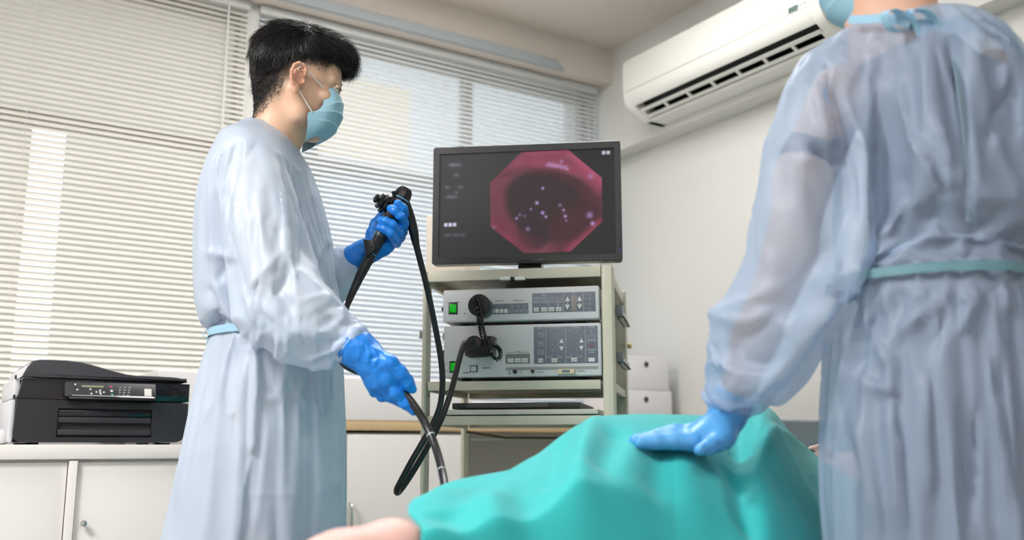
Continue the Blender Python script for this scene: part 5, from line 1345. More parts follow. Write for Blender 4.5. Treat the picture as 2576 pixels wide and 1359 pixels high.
# neck binding and bow, navy collar inside
nb = [W(604, 322, DY-.02), W(630, 318, DY-.058), W(665, 338, DY-.085), W(700, 358, DY-.085), W(727, 378, DY-.055), W(738, 388, DY), W(727, 378, DY+.055), W(690, 352, DY+.085), W(640, 325, DY+.07), W(608, 320, DY+.03), W(604, 322, DY-.02)]
mb = MB(); mb.tube(catmull(nb, 6), .0042, 8); mb.build('neck_binding', m_gownb, dr1)
sc = [p+Vector((0, 0, .004))+(W(690, 345, DY)-p)*.12 for p in nb]
mb = MB(); mb.tube(catmull(sc, 6), .006, 8); mb.build('scrub_collar', m_navy, dr1)
mb = MB()
for k_ in range(7):
    a = -0.9+k_*.3; c = W(616, 322, DY-.02); ribbon(mb, [c, c+room(-.012+.004*k_, -.004, .010+.004*(k_ % 2)), c+room(-.014+.0065*k_, -.008, .002)], .010, (0.3, 1, .5))
mb.build('neck_bow', m_tie, dr1)
shoes_legs(dr1, room(-.53, DY+.02, 0), .09, room(1, .12, 0).normalized(), m_navy)
# ---- gloves
def glove(pts, name, mt, res, post=None):
    V, Q = pts.mesh(res); V = smooth_mesh(V, Q, 2, .45)
    if post: V = post(V, Q)
    return npmesh(name, V, Q, mt, dr1)
Y1 = 1.725
S = SDF()
S.chain([W(886, 869, Y1), W(900, 880, Y1), W(918, 893, Y1)], [.0350, .0340, .0315], .006)
S.chain([W(918, 893, Y1), W(932, 905, Y1), W(950, 925, Y1)], [.0295, .0265, .024], .008)
for (kx, ky, yy, r) in ((985, 935, -.012, .0155), (975, 950, -.010, .0165), (957, 962, -.004, .016), (940, 966, .006, .0145)): S.cap(W(930, 908, Y1), W(kx, ky, Y1+yy), .022, r, .012)
S.chain([W(975, 948, Y1-.012), W(998, 990, Y1-.006), W(1020, 1016, Y1), W(1040, 1034, Y1+.004)], [.0135, .0108, .0098, .0082], .006)
S.chain([W(960, 962, Y1-.004), W(984, 998, Y1+.008), W(1008, 1010, Y1+.035), W(996, 1000, Y1+.052)], [.014, .0108, .0098, .0085], .004)
S.chain([W(946, 966, Y1+.004), W(962, 996, Y1+.018), W(985, 1000, Y1+.042), W(980, 985, Y1+.058)], [.0135, .0105, .0095, .0082], .004)
S.chain([W(932, 962, Y1+.012), W(943, 985, Y1+.028), W(962, 988, Y1+.048), W(960, 974, Y1+.060)], [.012, .0098, .0088, .0076], .004)
S.chain([W(940, 898, Y1-.012), W(980, 914, Y1-.022), W(1008, 940, Y1-.018), W(1026, 962, Y1-.010), W(1038, 980, Y1-.004)], [.019, .0145, .0118, .0108, .0088], .008)
def post1(V, Q):
    F1 = [([(905, 850), (930, 890), (925, 918)], 7, .0035, 'ridge'), ([(935, 868), (950, 900), (940, 925)], 6, .003, 'ridge'), ([(920, 905), (945, 900), (960, 892)], 5, -.003, 'ridge'), ([(890, 840), (905, 880), (900, 912)], 8, .002, 'ridge'), ([(915, 862), (922, 890)], 4, -.0025, 'ridge'),
          ([(990, 935), (1008, 925)], 2.5, .0012, 'ridge'), ([(1002, 955), (1022, 945)], 2.5, .0012, 'ridge'), ([(1010, 965), (1028, 956)], 2.5, .0012, 'ridge'), ([(1018, 975), (1036, 968)], 2.5, .001, 'ridge'), ([(978, 985), (1000, 978)], 3, .001, 'ridge'), ([(962, 975), (985, 960)], 3, .001, 'ridge'), ([(1000, 1008), (1015, 1000)], 3, .001, 'ridge')]
    V = crumple(V, Q, 150, 9, (1, 1, 1), .0016, .8); return relief(V, Q, F1)
glove(S, 'glove', m_glove, .0020, post1)
mb = MB(); c = W(885, 868, Y1); ax_ = (W(905, 884, Y1)-c).normalized()
mb.lathe([(.0348, -.002), (.0360, -.002), (.0360, .0015), (.0348, .0015)], c, ax_, 40)
mb.build('glove_cuff', m_glove, dr1)
Y2 = 2.10
S = SDF()
S.chain([W(893, 648, Y2+.03), W(915, 636, Y2+.03), W(935, 628, Y2+.03)], [.0300, .0285, .0262], .006)
S.chain([W(935, 628, Y2+.03), W(965, 612, Y2+.032), W(995, 590, Y2+.034)], [.025, .0245, .020], .01)
S.chain([W(960, 620, Y2+.03), W(1010, 570, Y2+.034)], [.022, .017], .01)
S.chain([W(1011, 572, Y2+.028), W(1019, 545, Y2+.004), W(1014, 524, Y2-.026), W(1000, 511, Y2-.034)], [.0125, .0105, .0098, .0085], .005)
S.chain([W(1012, 583, Y2+.022), W(1016, 562, Y2-.008), W(1008, 544, Y2-.036), W(994, 531, Y2-.040), W(982, 524, Y2-.036)], [.0128, .0108, .0102, .0095, .0085], .004)
S.chain([W(1007, 597, Y2+.018), W(1004, 584, Y2-.014), W(988, 566, Y2-.038), W(972, 558, Y2-.040), W(957, 554, Y2-.034)], [.0125, .0108, .0100, .0094, .0084], .004)
S.chain([W(997, 610, Y2+.014), W(994, 604, Y2-.010), W(982, 588, Y2-.034), W(968, 578, Y2-.036), W(954, 573, Y2-.032)], [.012, .0100, .0092, .0086, .0078], .004)
S.chain([W(945, 620, Y2+.03), W(940, 590, Y2+.032), W(946, 566, Y2+.034), W(962, 545, Y2+.036), W(968, 525, Y2+.03)], [.020, .0165, .0135, .011, .009], .008)
def post2(V, Q):
    F1 = [([(930, 650), (950, 600)], 6, .0025, 'ridge'), ([(905, 625), (915, 660)], 6, .002, 'ridge'), ([(1000, 600), (985, 615)], 5, .0015, 'ridge'), ([(1005, 545), (1022, 540)], 3, .001, 'ridge'), ([(985, 555), (1000, 548)], 3, .001, 'ridge')]
    V = crumple(V, Q, 150, 19, (1, 1, 1), .0015, .8); return relief(V, Q, F1)
glove(S, 'glove', m_glove, .0020, post2)
c = W(892, 649, Y2+.03); ax_ = (W(935, 628, Y2+.03)-c).normalized()
MB().lathe([(.0298, -.002), (.0312, -.002), (.0312, .0015), (.0298, .0015)], c, ax_, 40).build('glove_cuff', m_glove, dr1)

# ================================================================ endoscope
YS = Y2-.005
sp = thing('endoscope', tuple(W(985, 560, YS)), 'black flexible endoscope held up by the gowned man, its long cable looping to the rack', 'endoscope')
m_tube = mat('scope black tube', (0.011, 0.011, 0.012), 0.33)
A = W(1019, 480, YS); B = W(925, 655, YS); axd = (B-A).normalized(); LA = (B-A).length
at_ = lambda t: A+axd*(LA*t)
MB().lathe([(.004, -.008), (.013, -.006), (.018, .002), (.0195, .010), (.0205, .022), (.0195, .034)], A, axd, 10).build('top_cap', m_blk, sp, smooth=25)
MB().lathe([(.0208, .020), (.0212, .020), (.0212, .0225), (.0208, .0225)], A+axd*0, axd, 30).build('blue_ring', mat('blue ring', srgb(90, 175, 215), 0.4), sp)
MB().lathe([(.0195, .034), (.0205, .05), (.0195, .066), (.016, .080), (.0145, .11), (.0142, .125)], A, axd, 24).build('control_body', m_blkp, sp)
MB().lathe([(.0150, .110), (.0150, .119)], A, axd, 24).build('grey_collar', mat('collar grey', srgb(90, 92, 95), 0.3, 0.4), sp)
MB().lathe([(.0140, .125), (.0130, .150), (.0120, .172)], A, axd, 24).build('grip', m_tube, sp)
MB().lathe([(.0124, .1600), (.0128, .1600), (.0128, .1615), (.0124, .1615)], A, axd, 28).build('blue_ring', MATS['blue ring'], sp)
bx = W(929, 616, YS-.015)
dirv = RV @ Vector((1, 0, 0)); 
Mb = M4(bx, room(.94, 0, .10).normalized(), room(0, 1, 0), room(-.10, 0, .94).normalized())
MB().prism([(-.012, .012), (.010, .008), (.014, -.012), (-.006, -.028)], -.009, .012, Mb, axis='y', bevel=.002).build('channel_port', m_blkp, sp)
# angulation wheels
wc = W(968, 512, YS-.004); wa = room(-.80, -.42, .42).normalized()
def wheel(c, r, th, lobes, name):
    u_ = wa.orthogonal().normalized(); w_ = wa.cross(u_); n = 72; poly = []
    for i in range(n):
        t = 2*math.pi*i/n; rr = r*(0.76+0.24*(0.5+0.5*math.cos(lobes*t))**.4); poly.append((rr*math.cos(t), rr*math.sin(t)))
    Mw = Matrix(((u_.x, w_.x, wa.x, c.x), (u_.y, w_.y, wa.y, c.y), (u_.z, w_.z, wa.z, c.z), (0, 0, 0, 1)))
    return MB().prism(poly, -th/2, th/2, Mw, axis='z', bevel=.0015).build(name, m_blkp, sp, smooth=40)
wheel(wc, .0235, .0085, 5, 'angulation_wheel'); wheel(wc+wa*.0115, .0190, .0085, 4, 'angulation_wheel')
MB().lathe([(.006, -.03), (.006, .018), (.010, .019), (.011, .024), (.006, .027)], wc, wa, 20).build('wheel_axle', m_blk, sp)
MB().lathe([(.0025, 0), (.0025, .003)], wc+wa*.0270, wa, 12).build('axle_pin', m_chrome, sp)
MB().tube([wc+wa*.004, wc+wa*.006+room(-.006, 0, -.022)], [.004, .0055], 10).build('lock_lever', m_blkp, sp)
va = room(-.35, -.35, .86).normalized(); vc = W(1000, 506, YS-.012)
for i_, c_ in enumerate((vc, W(990, 520, YS-.014))):
    st_ = MB().lathe([(.0028, -.01), (.0028, .016 if i_ == 0 else .010)], c_, va, 14).build('valve_stem', m_blk, sp)
    MB().lathe([(.0052, .016 if i_ == 0 else .010), (.0055, .017 if i_ == 0 else .011), (.0055, .023 if i_ == 0 else .015), (.004, .024 if i_ == 0 else .0155)], c_, va, 18).build('valve_button', m_blk, sp, parent=st_)
# insertion tube through the lower hand
ip = [W(930, 648, YS), W(912, 682, YS-.005), W(893, 722, YS-.01), W(876, 762, YS-.03), W(864, 800, YS-.06), W(853, 850, YS-.13), W(852, 888, YS-.20), W(862, 912, YS-.26), W(884, 928, YS-.31), W(914, 937, YS-.345), W(955, 940, YS-.358),
      W(986, 956, YS-.367), W(1012, 984, YS-.37), W(1044, 1024, YS-.375), W(1072, 1070, YS-.38), W(1093, 1118, YS-.40), W(1107, 1165, YS-.43), W(1117, 1212, YS-.47), W(1122, 1262, YS-.53)]
Pp = catmull(ip, 8); rr = []
for i in range(len(Pp)):
    t = i/8; rr.append(float(np.interp(t, [0, 1, 2, 2.9, 3.0, 3.4, 12, 18], [.0120, .0112, .0088, .0072, .0064, .0062, .0072, .0070])))
MB().tube(Pp, rr, 18).build('insertion_tube', m_tube, sp)
for t in (14.6, 16.4): i = int(t*8); MB().lathe([(.0073, 0), (.0075, .0003), (.0075, .0016), (.0073, .002)], Pp[i], (Pp[i+1]-Pp[i]), 20).build('depth_mark', mat('mark white', srgb(205, 210, 215), 0.4), sp)
# universal cord
uc = [W(1018, 512, YS+.004), W(1030, 545, YS+.012), W(1040, 580, YS+.02), W(1046, 612, YS+.03), W(1056, 652, YS+.04), W(1072, 715, YS+.06), W(1086, 780, YS+.08), W(1100, 850, YS+.10), W(1110, 910, YS+.11), W(1113, 965, YS+.115), W(1107, 1020, YS+.115),
      W(1090, 1065, YS+.11), W(1062, 1115, YS+.10), W(1033, 1165, YS+.09), W(1008, 1212, YS+.085), W(998, 1234, YS+.09), W(1003, 1238, YS+.11), W(1024, 1210, YS+.13), W(1052, 1165, YS+.14), W(1082, 1112, YS+.155), W(1110, 1055, YS+.17), W(1130, 1000, YS+.19),
      W(1144, 950, YS+.215), W(1155, 905, YS+.24), W(1165, 872, YS+.262), W(1176, 858, YS+.275), W(1192, 862, YS+.285)]
Pu = catmull(uc, 7); rr = [float(np.interp(i/7, [0, 1.0, 2.0, 3.0, 3.05, 4, 26], [.0125, .0120, .0108, .0086, .0076, .0070, .0072])) for i in range(len(Pu))]
MB().tube(Pu, rr, 18).build('universal_cord', m_tube, sp)
# connector plugged into the light source
E_ = lambda px, py, d: RK.M @ Vector((RK.loc(px, py, d).x, d, RK.loc(px, py, d).z))
cn = MB().tube([E_(1172, 885, -.045), E_(1185, 885, -.045), E_(1226, 882, -.045), E_(1240, 880, -.045)], [.012, .0165, .0170, .0165], 24).build('connector', m_blkp, sp)
MB().lathe([(.020, -.03), (.0205, -.005), (.018, .004), (.010, .006)], E_(1192, 866, -.055), -RK.e2, 28).build('connector_elbow', m_blkp, sp, parent=cn)
MB().lathe([(.0215, -.004), (.022, -.001), (.0215, .002)], E_(1192, 866, -.055), -RK.e2, 30).build('elbow_ring', m_blk, sp, parent=cn)
MB().box((RK.loc(1229, 868, -.04).x, -.0235, RK.loc(1229, 868, -.04).z), (.026, .043, .046), RK.M, bevel=.003).build('connector_block', m_blkp, sp, parent=cn)
MB().lathe([(.0045, -.004), (.006, 0), (.0045, .004), (.001, .0055)], E_(1168, 878, -.05), -RK.e2, 20).build('chrome_pin', m_chrome, sp, parent=cn)
MB().tube([E_(1184, 858, -.05), E_(1181, 848, -.05)], .0022, 8).build('vent_pin', m_blkp, sp, parent=cn)
# coiled lead from the round plug to the connector
cl_ = thing('coiled_cable', tuple(E_(1215, 840, -.07)), 'coiled black cable hanging from the round plug down to the scope connector', 'cable')
cp = [E_(1192, 752, -.068), E_(1197, 766, -.075), E_(1202, 790, -.078), E_(1206, 815, -.076), E_(1211, 840, -.074), E_(1222, 866, -.078), E_(1236, 890, -.080), E_(1250, 905, -.078), E_(1259, 898, -.072), E_(1258, 882, -.066), E_(1249, 872, -.058), E_(1240, 868, -.052)]
Pc = catmull(cp, 60); N = len(Pc); out = []; L_ = 0; a_ = Vector((0, 0, 1))
a_ = RK.e1.copy()
for i in range(0, N-1):
    T_ = (Pc[i+1]-Pc[i]); L_ += T_.length; T_ = T_.normalized(); a_ = (a_-T_*a_.dot(T_)).normalized(); b_ = T_.cross(a_)
    ph = 2*math.pi*L_/.0058; out.append(Pc[i]+(a_*math.cos(ph)+b_*math.sin(ph))*.0044)
Pf = out
MB().tube(Pf, .0017, 6).build('coil', mat('glossy black cable', (0.010, 0.010, 0.011), 0.16), cl_)
MB().tube(catmull([p+RK.e1*.0090 for p in cp[:6]], 6), .0032, 10).build('support_cord', m_blk, cl_)
# ================================================================ examination bed, patient, drape
BV0, BV1, BU0, BU1, BZ = 1.00, 1.64, 0.30, 2.30, 0.66
bd = thing('examination_bed', ((BU0+BU1)/2, (BV0+BV1)/2, 0), 'grey padded examination bed under the teal drape', 'bed')
m_pad = mat('grey vinyl pad', srgb(150, 152, 160), 0.5, bump=0.05, bscale=200)
m_fr = mat('bed frame', srgb(200, 200, 205), 0.35, 0.3)
MB().box(((BU0+BU1)/2, (BV0+BV1)/2, BZ-.04), (BU1-BU0, BV1-BV0, .08), bevel=.02, seg=4).build('mattress', m_pad, bd)
MB().box(((BU0+BU1)/2, (BV0+BV1)/2, BZ-.105), (BU1-BU0-.06, BV1-BV0-.06, .045), bevel=.004).build('frame', m_fr, bd)
for u in (BU0+.12, BU1-.12):
    for v in (BV0+.07, BV1-.07):
        lg = MB().box((u, v, .30), (.045, .045, .54), bevel=.005).build('leg', m_fr, bd)
        MB().lathe([(.02, -.012), (.032, -.010), (.032, .010), (.02, .012)], (u, v, .032), (0, 1, 0), 20).build('castor', mat('castor dark', (.04, .04, .04), .5), bd, parent=lg)
p0 = hit(1965, 1055, (0, BV1+.02, 0), n_)
MB().box(((p0.x-.12+BU1)/2, BV1+.025, (BZ+p0.z)/2-.03), (BU1-p0.x+.12, .05, p0.z-BZ+.06), bevel=.012, seg=3).build('side_cushion', m_pad, bd)
# patient
pa = thing('person', (1.25, 1.33, BZ), 'person lying on the bed under the teal drape, bare skin showing at its left end', 'person')
hp = Head(Vector((1.622, 1.34, .797)), (0.12, 1, -.05), (1, -.1, .0), .93)
S = SDF(); head_sdf(hp, S); S.chain([hp.p(-.03, 0, -.04), hp.p(-.04, 0, -.13)], [.05, .055], .02)
Vp, Qp = S.mesh(.004)
S = SDF()
S.chain([(1.53, 1.32, .765), (1.42, 1.32, .755), (1.22, 1.32, .765), (1.02, 1.33, .76), (.86, 1.33, .745)], [.055, .08, .085, .085, .075], .04)
def vp(px, py, v): q = hit(px, py, (0, v, 0), n_); return (q.x, q.y, q.z)
a1, a2, a3 = vp(1075, 1432, 1.12), vp(985, 1400, 1.07), vp(860, 1428, 1.06)
S.chain([(.86, 1.31, .74), (.76, 1.20, .735), a1, a2, a3, (a3[0]-.18, a3[1]+.05, .70)], [.066, .046, .034, .037, .036, .034], .03)
S.chain([(1.44, 1.40, .78), (1.30, 1.46, .74), (1.38, 1.50, .72)], [.04, .034, .03], .02)
Vq, Qq = S.mesh(.007)
Vq = Vq[:]; PSK = np.array(srgb(222, 180, 172))
body_obj(pa, [(Vp, Qp), (Vq, Qq)], lambda V: np.tile(PSK, (len(V), 1)))
S = SDF(); S.ell(hp.p(-.03, 0, .05), np.array([.09, .075, .075])*.93, hp.M, .01)
def cutp(X, Y, Z): return ((X-hp.o.x)*hp.u.x+(Y-hp.o.y)*hp.u.y+(Z-hp.o.z)*hp.u.z)/.93-.045
S.fn(cutp, .006, tuple(hp.o-Vector((.2, .2, .2))), tuple(hp.o+Vector((.2, .2, .2))), sub=True)
Vx, Qx = S.mesh(.005); npmesh('hair', Vx, Qx, m_hair, pa)
pw_ = thing('pillow', (1.72, 1.33, BZ), 'grey pillow under the head of the patient, behind the second gown', 'pillow')
S = SDF(); S.ell((1.70, 1.33, BZ+.034), (.16, .19, .040), None, .01); Vx, Qx = S.mesh(.008); npmesh('pillow_case', Vx, Qx, m_pad, pw_)
# drape
cr = [(1062, 1249), (1085, 1230), (1120, 1213), (1180, 1200), (1240, 1190), (1310, 1180), (1345, 1155), (1380, 1118), (1420, 1088), (1460, 1062), (1500, 1047), (1550, 1040), (1600, 1040), (1700, 1042), (1800, 1045), (1860, 1041), (1925, 1029), (1950, 1050), (1985, 1085), (2020, 1118), (2062, 1152), (2120, 1185), (2200, 1215), (2330, 1235), (2500, 1250)]
CP_ = [hit(a, b, (0, 1.32, 0), n_) for a, b in cr]
cu_ = np.array([p.x for p in CP_]); cz_ = np.array([p.z for p in CP_])
prof_v = [1.80, 1.735, 1.665, 1.58, 1.50, 1.42, 1.37, 1.32, 1.26, 1.20, 1.14, 1.08, 1.03, .99, .965, .955, .948]
prof_d = [.46, .30, .18, .10, .045, .012, .003, 0, .006, .020, .045, .085, .135, .20, .29, .40, .52]
NU, NV_ = 320, 190
uu = np.linspace(cu_[0], cu_[-1], NU+1); tt_ = np.linspace(0, 1, NV_+1)
kk_ = np.linspace(0, 1, len(prof_v)); pv = np.interp(tt_, kk_, prof_v); pd = np.interp(tt_, kk_, prof_d)
for _ in range(12): pv[1:-1] = (pv[:-2]+2*pv[1:-1]+pv[2:])/4; pd[1:-1] = (pd[:-2]+2*pd[1:-1]+pd[2:])/4
zc_ = np.interp(uu, cu_, cz_); i7 = int(np.argmin(np.abs(pv-1.32)))
for _ in range(40): zc_[1:-1] = (zc_[:-2]+2*zc_[1:-1]+zc_[2:])/4
Ugr, Tgr = np.meshgrid(uu, tt_); Vgr = np.tile(pv[:, None], (1, NU+1)); Ubase = Ugr.copy()
Ugr = Ugr*np.clip(Vgr, .9, 1.62)/1.32      # the cloth lies askew over the bed
Dgr = np.tile(pd[:, None], (1, NU+1)); 
# low crest on the left keeps a rounder, flatter section; nothing sinks below the cloth's own hem
Zgr = zc_[None, :]-Dgr*(1-.84*np.clip(1-(Ubase-uu[0])/.50, 0, 1)*np.clip((Vgr-.98)/.05, 0, 1)*(Vgr < 1.33))
front = np.clip((1.30-Vgr)/.3, 0, 1)
# left end: the cloth's edge runs back from the crest and out again over the leg
s0 = np.clip(1-(Ubase-uu[0])/.16, 0, 1)
Ugr = Ugr - s0**1.5*(.02*np.exp(-((Vgr-1.13)/.05)**2))
Zgr = Zgr - s0**2*.026*np.exp(-((Vgr-1.25)/.028)**2) + s0**2*.012*np.exp(-((Vgr-1.17)/.04)**2)
# broad soft folds running from the hip down over the edge
def fold(u0, v0, u1, v1, w_, a_):
    global Zgr
    L2 = (u1-u0)**2+(v1-v0)**2; t = np.clip(((Ugr-u0)*(u1-u0)+(Vgr-v0)*(v1-v0))/L2, 0, 1)
    d = np.hypot(Ugr-u0-t*(u1-u0), Vgr-v0-t*(v1-v0)); Zgr = Zgr+a_*np.exp(-(d/w_)**2)*1.05*np.clip(np.minimum(t, 1-t)*4+.25, 0, 1)
PV = lambda a, b, v: (lambda q: (q.x, q.y))(hit(a, b, (0, v, 0), n_))
for (a, b, va_, c_, d_, vb_, w_, h_) in ((1420, 1180, 1.25, 1380, 1270, 1.06, .022, -.016), (1560, 1190, 1.18, 1500, 1260, 1.05, .024, -.016), (1660, 1190, 1.14, 1640, 1260, 1.03, .022, -.012), (1340, 1170, 1.30, 1230, 1290, 1.05, .03, .010),
        (1500, 1120, 1.28, 1450, 1300, 1.02, .02, .008), (1480, 1070, 1.32, 1620, 1075, 1.30, .02, -.006), (1870, 1070, 1.30, 1850, 1240, 1.08, .022, -.026), (1850, 1240, 1.08, 1880, 1359, 1.0, .02, -.024), (1930, 1060, 1.30, 1960, 1240, 1.08, .05, .016),
        (2050, 1160, 1.30, 1900, 1290, 1.06, .007, .006), (1240, 1200, 1.28, 1120, 1340, 1.02, .028, -.010), (1200, 1260, 1.12, 1290, 1359, 1.0, .03, .008), (1100, 1300, 1.1, 1180, 1359, 1.02, .03, -.010), (1700, 1140, 1.16, 1760, 1330, 1.0, .03, .010)):
    u0_, v0_ = PV(a, b, va_); u1_, v1_ = PV(c_, d_, vb_); fold(u0_, va_, u1_, vb_, w_, h_)
rsn = np.random.RandomState(11)
for _ in range(26):
    u0_ = rsn.uniform(uu[0], uu[-1]); v0_ = rsn.uniform(.98, 1.2); fold(u0_, v0_, u0_+rsn.uniform(-.12, .06), v0_-rsn.uniform(.05, .2), rsn.uniform(.015, .035), rsn.uniform(-.006, .006))
hang = np.clip((1.0-Vgr)/.05, 0, 1); Vgr = Vgr-hang*.012*np.sin(Ugr*38+3*np.sin(Ugr*9))
Zgr = np.maximum(Zgr, .30)
Vd = np.stack([Ugr, Vgr, Zgr], -1).reshape(-1, 3); w1 = NU+1
ii, jj = np.meshgrid(np.arange(NU), np.arange(NV_)); b_ = (jj*w1+ii).ravel(); Qd = np.stack([b_, b_+w1, b_+w1+1, b_+1], 1)
m_teal = mat('teal surgical drape', srgb(44, 188, 190), 0.75, bump=0.06, bscale=900, sheen=0.15, translucent=0.12)
tl_ = npmesh('drape', Vd, Qd, m_teal, loc=(1.2, 1.3, .3))
sm = tl_.modifiers.new('thick', 'SOLIDIFY'); sm.thickness = .0025; sm.offset = -1
tag(tl_, 'large teal surgical drape covering the patient on the bed in the foreground', 'drape')
# ================================================================ gowned assistant in the foreground, seen from behind
D2 = 1.38
dr2 = thing('person', tuple(room(.64, D2, 0)), 'person seen from behind in blue gown and cap, gloved hand on the teal drape', 'person')
h2 = Head(W(2228, -150, D2-.01), RV @ Vector((-.62, .78, -.22)), RV @ Vector((-.15, .2, 1)), .98)
S = SDF(); head_sdf(h2, S)
S.chain([h2.p(-.045, 0, -.03), W(2232, 20, D2), W(2262, 120, D2)], [.056, .060, .075], .02)
Va, Qa = S.mesh(.004)
S2 = SDF()
S2.chain([W(2290, 170, D2), W(2350, 500, D2), W(2360, 760, D2), W(2370, 950, D2)], [.06, .075, .085, .10], .05)
S2.chain([W(2110, 230, 1.36), W(2020, 450, 1.37), W(1985, 640, 1.38), W(1900, 850, 1.44), W(1840, 1020, 1.49)], [.040, .040, .036, .032, .026], .02)
S2.chain([W(2500, 200, 1.50), W(2500, 450, 1.62), W(2400, 650, 1.68), W(2300, 800, 1.62)], [.05, .045, .04, .028], .02)
S2.chain([W(2330, 950, D2), room(.60, D2, .5), room(.60, D2, .1)], [.09, .06, .045], .03); S2.chain([W(2450, 950, D2+.03), room(.76, D2+.03, .5), room(.76, D2+.03, .1)], [.09, .06, .045], .03)
Vb, Qb = S2.mesh(.010)
SK2 = np.array(srgb(222, 178, 152))
body_obj(dr2, [(Va, Qa), (Vb, Qb)], lambda V: np.tile(SK2, (len(V), 1)))
S = SDF(); S.chain([W(2310, 230, D2), W(2365, 500, D2), W(2370, 760, D2), W(2375, 980, D2), room(.66, D2, .55)], [.085, .088, .10, .13, .13], .05)
S.chain([W(2125, 245, 1.37), W(2040, 400, 1.37)], [.034, .046], .02); S.chain([W(2300, 220, 1.38), W(2460, 240, 1.46)], [.08, .06], .04); S.chain([W(2430, 300, 1.42), W(2470, 560, 1.42), W(2500, 800, 1.42), W(2520, 980, 1.42)], [.066, .075, .09, .10], .04)
Vs_, Qs_ = S.mesh(.012); npmesh('scrub_top', Vs_, Qs_, m_dark2, dr2)
# bouffant cap
m_cap = mat('cap blue', srgb(60, 178, 222), 0.6, bump=0.4, bscale=60, translucent=0.2)
S = SDF(); S.ell(h2.p(-.024, 0, .060), np.array([.112, .094, .100])*.98, h2.M, .01); S.ell(h2.p(-.055, 0, .015), np.array([.070, .086, .075])*.98, h2.M, .02)
def cut2(X, Y, Z):
    o = h2.o; x = ((X-o.x)*h2.f.x+(Y-o.y)*h2.f.y+(Z-o.z)*h2.f.z); z_ = ((X-o.x)*h2.u.x+(Y-o.y)*h2.u.y+(Z-o.z)*h2.u.z)
    return z_-np.interp(x, [-.12, -.06, 0, .06, .1], [-.045, -.035, -.012, .05, .065])
S.fn(cut2, .012, tuple(h2.o-Vector((.2, .2, .2))), tuple(h2.o+Vector((.2, .2, .2))), sub=True)
Vc, Qc = S.mesh(.004); Vc = crumple(Vc, Qc, 120, 5, (1, 1, 1), .008, .7); npmesh('bouffant_cap', Vc, Qc, m_cap, dr2)
mk2 = face_mask(h2, dr2, [Vector(p) for p in ((.058, -.052, -.004), (.05, -.062, -.04), (.03, -.066, -.06), (.022, -.062, -.09), (.02, -.055, -.118))],
                [Vector(p) for p in ((.096, 0, .002), (.116, 0, -.03), (.118, 0, -.06), (.110, 0, -.092), (.078, 0, -.126))], m_mask)
for s in (-1, 1):
    MB().tube(catmull([h2.p(.056, .054*s, -.006), h2.p(.02, .078*s, .02), h2.p(-.012, .085*s, .03), h2.p(-.022, .086*s, 0), h2.p(-.008, .082*s, -.035), h2.p(.026, .066*s, -.088)], 6), .0015, 8).build('ear_loop', m_loop, dr2, parent=mk2)
# gown
rows2 = [(62, 2235, 2410, .075, 0), (80, 2190, 2450, .10, 0), (115, 2125, 2505, .135, 0), (165, 2085, 2560, .155, 0), (250, 2085, 2588, .16, 0), (400, 2125, 2582, .155, 0), (560, 2150, 2575, .145, 0), (660, 2135, 2578, .14, 0), (715, 2110, 2588, .138, 0),
         (760, 2106, 2620, .145, 0), (850, 2088, 2665, .155, 0), (1000, 2071, 2700, .165, 0), (1150, 2063, 2720, .165, 0), (1250, 2065, 2725, .165, 0), (1359, 2082, 2730, .165, 0)]
tb2 = table(rows2, D2); lt_ = tb2[-1]; tb2.append((.42, lt_[1]+.02, D2, lt_[3]+.02, .18))
q_, lo_, hi_ = loft_fn(tb2); S = SDF(); S.fn(q_, .02, lo_, hi_)
S.cap(W(2190, 130, 1.37), W(2085, 215, 1.36), .05, .068, .05); S.cap(W(2420, 130, 1.40), W(2500, 210, 1.48), .05, .065, .05)
S.chain([W(2080, 225, 1.36), W(2030, 380, 1.37), W(2012, 500, 1.37), W(2005, 620, 1.38)], [.070, .070, .072, .074], .02)
S.chain([W(2005, 620, 1.38), W(1960, 730, 1.40), W(1895, 830, 1.43), W(1866, 910, 1.46), W(1850, 965, 1.48), W(1842, 1000, 1.49)], [.074, .076, .072, .062, .052, .038], .02)
S.chain([W(2500, 220, 1.50), W(2500, 450, 1.62), W(2400, 650, 1.68), W(2310, 780, 1.63)], [.065, .062, .055, .038], .02)
Vg, Qg = S.mesh(.0125); Vg = smooth_mesh(Vg, Qg, 2, .5)
A2 = [(W(2080, 225, 1.36), W(2012, 500, 1.37), .09), (W(2012, 500, 1.37), W(2005, 620, 1.38), .095), (W(2005, 620, 1.38), W(1895, 830, 1.43), .10), (W(1895, 830, 1.43), W(1842, 1000, 1.49), .09),
      (W(2500, 450, 1.62), W(2400, 650, 1.68), .08), (W(2400, 650, 1.68), W(2310, 780, 1.63), .07)]
pn_ = gown_pins(Vg, W(2300, 92, D2).z, W(2300, 715, D2).z, dict(arms=A2, ends=[(W(1841, 1003, 1.49), .045), (W(2308, 785, 1.63), .045)]), .012)
C1 = SDF()
qc_, lc_, hc_ = loft_fn([(r[0], r[1], r[2], max(.03, r[3]-.018), max(.03, r[4]-.022)) for r in tb2]); C1.fn(qc_, .02, lc_, hc_)
C1.chain([W(2090, 222, 1.365), W(2030, 380, 1.37), W(2010, 620, 1.38), W(1960, 730, 1.40), W(1897, 830, 1.43), W(1842, 1005, 1.49)], [.054, .052, .054, .054, .050, .030], .02)
C1.chain([W(2500, 220, 1.50), W(2500, 450, 1.62), W(2400, 650, 1.68), W(2310, 780, 1.63)], [.05, .048, .042, .028], .02)
C1.chain([W(2232, 20, D2), W(2262, 120, D2)], [.06, .07], .02)
VC_, QC_ = C1.mesh(.020)
Vg = cloth_settle(Vg, Qg, pn_, [(VC_, QC_)], frames=16, grow=.09, bend=.6, steps=5)
z3 = lambda *p: [(2000+a/2.266, b/2.266) for a, b in p]
